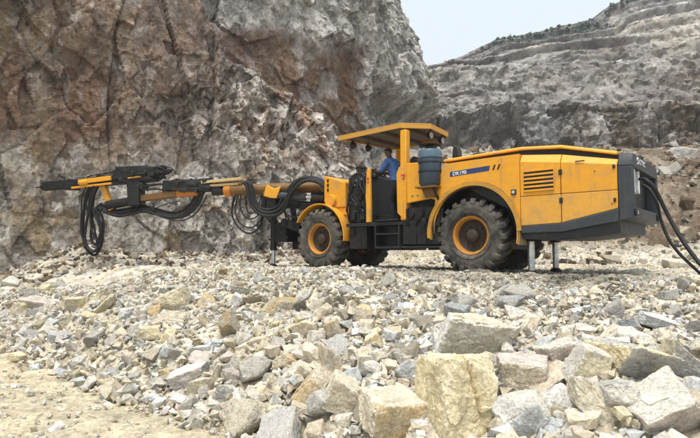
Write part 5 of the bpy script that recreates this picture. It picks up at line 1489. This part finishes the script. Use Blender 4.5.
def person():
    """operator standing at the wheel, facing forward"""
    bm = bmesh.new(); sl = bm.verts.layers.skin.verify()
    def v(p, r):
        x = bm.verts.new(p); x[sl].radius = (r, r) if not isinstance(r, tuple) else r; return x
    def chain(a, *pr):
        for p, r in pr:
            b = v(p, r); bm.edges.new((a, b)); a = b
        return a
    X, Y = 1.90, -.52
    pel = v((X - .03, Y, 1.84), .125); pel[sl].use_root = True
    ch = chain(pel, ((X + .02, Y, 1.98), .120), ((X + .08, Y, 2.13), .135), ((X + .13, Y, 2.27), .125))
    nk = chain(ch, ((X + .175, Y, 2.36), .052), ((X + .205, Y, 2.42), .055))
    hd = chain(nk, ((X + .225, Y, 2.475), .082), ((X + .222, Y, 2.535), .085), ((X + .215, Y, 2.575), .055))
    for s in (1, -1):
        sh = chain(ch, ((X + .125, Y + s * .17, 2.275), .064))
        el = chain(sh, ((X + .20, Y + s * .225, 2.15), .050), ((X + .27, Y + s * .235, 2.045), .042))
        wr = chain(el, ((X + .36, Y + s * .20, 2.075), .036), ((X + .425, Y + s * .165, 2.10), .026))
        pm = chain(wr, ((X + .465, Y + s * .150, 2.11), .030), ((X + .500, Y + s * .14, 2.112), .024))
        for k in range(4):
            o = (k - 1.5) * .016
            chain(pm, ((X + .520, Y + s * .14 + o, 2.108 - abs(o) * .3), .0085), ((X + .540, Y + s * .14 + o, 2.092), .008), ((X + .538, Y + s * .14 + o, 2.066), .0075), ((X + .520, Y + s * .14 + o, 2.052), .006))
        chain(wr, ((X + .455, Y + s * .120, 2.095), .011), ((X + .480, Y + s * .105, 2.082), .009), ((X + .497, Y + s * .105, 2.068), .007))
        hp = chain(pel, ((X - .01, Y + s * .095, 1.78), .098))
        kn = chain(hp, ((X + .05, Y + s * .105, 1.60), .082), ((X + .09, Y + s * .11, 1.44), .064))
        an = chain(kn, ((X + .05, Y + s * .11, 1.28), .058), ((X + .01, Y + s * .11, 1.09), .040))
        chain(an, ((X + .03, Y + s * .11, 1.035), .042), ((X + .12, Y + s * .115, 1.018), .036), ((X + .19, Y + s * .12, 1.010), .026))
    me = bpy.data.meshes.new('person'); bm.to_mesh(me); bm.free()
    o = link('person', me)
    sk = o.modifiers.new('skin', 'SKIN'); sk.use_smooth_shade = True
    sb = o.modifiers.new('sub', 'SUBSURF'); sb.levels = sb.render_levels = 2
    dg = bpy.context.evaluated_depsgraph_get(); dg.update()
    body = bpy.data.meshes.new_from_object(o.evaluated_get(dg))
    bpy.data.objects.remove(o)
    V = np.array([v.co[:] for v in body.vertices]); 
    # face: brow, nose, chin shaped on the skinned head
    hx, hz = X + .222, 2.50
    for v_ in body.vertices:
        c = v_.co
        if c.z > 2.41 and c.x > hx + .03:
            dy = c.y - Y
            nose = math.exp(-(dy / .016) ** 2 - ((c.z - 2.492) / .022) ** 2) * .026
            brow = math.exp(-(dy / .05) ** 2 - ((c.z - 2.522) / .012) ** 2) * .008
            eye = -sum(math.exp(-((dy - e) / .014) ** 2 - ((c.z - 2.508) / .010) ** 2) for e in (-.03, .03)) * .010
            mouth = -math.exp(-(dy / .024) ** 2 - ((c.z - 2.452) / .006) ** 2) * .006
            c.x += nose + brow + eye + mouth
        if 2.47 < c.z < 2.53 and abs(c.x - hx) < .02 and abs(c.y - Y) > .06: c.y += math.copysign(.014, c.y - Y)
    body.materials.clear(); body.materials.append(M['skin'])
    p = link('person', body)
    p.location = O_; p.rotation_euler = (0, 0, R(140))
    tag(p, 'operator in a blue shirt and dark trousers standing at the steering wheel under the canopy', 'person')
    def cloth(name, mat, keep, off):
        b2 = bmesh.new(); b2.from_mesh(body); b2.normal_update()
        bmesh.ops.delete(b2, geom=[f for f in b2.faces if not keep(f.calc_center_median())], context='FACES')
        left = set(b2.faces); best = []
        while left:
            st = [left.pop()]; isl = []
            while st:
                f = st.pop(); isl.append(f)
                for e in f.edges:
                    for g in e.link_faces:
                        if g in left: left.discard(g); st.append(g)
            if len(isl) > len(best): best = isl
        if name == 'hair':
            bs = set(best); bmesh.ops.delete(b2, geom=[f for f in b2.faces if f not in bs], context='FACES')
        bmesh.ops.delete(b2, geom=[v_ for v_ in b2.verts if not v_.link_faces], context='VERTS')
        for v_ in b2.verts: v_.co += v_.normal * off
        m2 = bpy.data.meshes.new(name); b2.to_mesh(m2); b2.free(); m2.materials.clear()
        return link(name, m2, mat, p)
    cloth('shirt', M['blue'], lambda c: 1.80 < c.z < 2.345 and c.x < X + .27 and not (c.x > X + .22 and c.z < 2.06), .012)
    cloth('trousers', M['trousers'], lambda c: 1.06 < c.z < 1.86, .014)
    cloth('shoe', M['black'], lambda c: c.z < 1.10, .010)
    cloth('hair', M['hair'], lambda c: c.z > 2.525 - .5 * max(0, hx + .01 - c.x) and not (c.x > hx + .06 and c.z < 2.55), .012)

# ================================================================== LIGHT, SKY, CAMERA
def light():
    w = bpy.data.worlds.new('World'); S.world = w; w.use_nodes = True
    nt = w.node_tree; bg = nt.nodes['Background']
    sk = nt.nodes.new('ShaderNodeTexSky'); sk.sky_type = 'NISHITA'; sk.sun_disc = False
    el, az = 73, 200                                            # high sun behind thin cloud, a little behind the camera
    sk.sun_elevation = R(el); sk.sun_rotation = R(az)
    sk.air_density = 1.0; sk.dust_density = 3.0; sk.ozone_density = 1.0; sk.altitude = 400
    bw = nt.nodes.new('ShaderNodeRGBToBW'); nt.links.new(sk.outputs[0], bw.inputs[0])
    g = mixc(nt, 1.0, bw.outputs[0], (1.0, 1.0, 1.0), 'MULTIPLY')
    veil = mixc(nt, 0.80, sk.outputs[0], g)
    even = mixc(nt, 0.92, veil, (5.5, 6.2, 6.55))                # thin cloud evens out the brightness
    nt.links.new(even, bg.inputs['Color']); bg.inputs['Strength'].default_value = 0.10
    d = bpy.data.lights.new('sun', 'SUN'); d.energy = 2.7; d.angle = R(28); d.color = (1, .955, .88)
    o = bpy.data.objects.new('sun', d); COL.objects.link(o)
    v = Vector((math.sin(R(az)) * math.cos(R(el)), math.cos(R(az)) * math.cos(R(el)), math.sin(R(el))))
    o.rotation_euler = v.to_track_quat('Z', 'Y').to_euler(); o.location = v * 40
    c = bpy.data.cameras.new('camera'); co = bpy.data.objects.new('camera', c); COL.objects.link(co)
    co.location = CAM; co.rotation_euler = (math.pi / 2 + PITCH, 0, 0)
    c.sensor_width = 36; c.lens = FPX / 700 * 36; c.clip_end = 2000; c.clip_start = .05
    S.camera = co
    vs = S.view_settings; vs.view_transform = 'Standard'; vs.look = 'None'; vs.gamma = 1; vs.exposure = EXPOSURE; vs.use_curve_mapping = False
    S.cycles.max_bounces = 6; S.cycles.diffuse_bounces = 3; S.cycles.use_denoising = True

EXPOSURE = 0.70
import time
_t = time.time()
def lap(s):
    global _t
    print('LAP', s, round(time.time() - _t, 1)); _t = time.time()
ground(); lap('ground')
near_face(); lap('near'); back_face(); lap('back')
_G, _v = far_wall(); lap('far'); scrub(_G, _v); lap('scrub')
_mid, _refs = boulders(); lap('boulders')
stones(_mid, _refs); lap('stones')
rubble(_mid); lap('rubble')
build_rig(); lap('rig')
def haze():
    m = bpy.data.materials.new('thin_haze'); m.use_nodes = True; nt = m.node_tree
    nt.nodes.remove(nt.nodes['Principled BSDF'])
    v = nt.nodes.new('ShaderNodeVolumePrincipled'); v.inputs['Density'].default_value = HAZE; v.inputs['Color'].default_value = (.93, .95, 1, 1); v.inputs['Anisotropy'].default_value = 0.2
    nt.links.new(v.outputs[0], nt.nodes['Material Output'].inputs['Volume'])
    q = MB(); q.box(-300, 300, -220, 320, -3, 60); o = q.build('haze', m); tag(o, 'thin pale haze in the quarry air', kind='stuff')
HAZE = 0.0010
if HAZE: haze()
cables(); person(); light(); lap('rest')
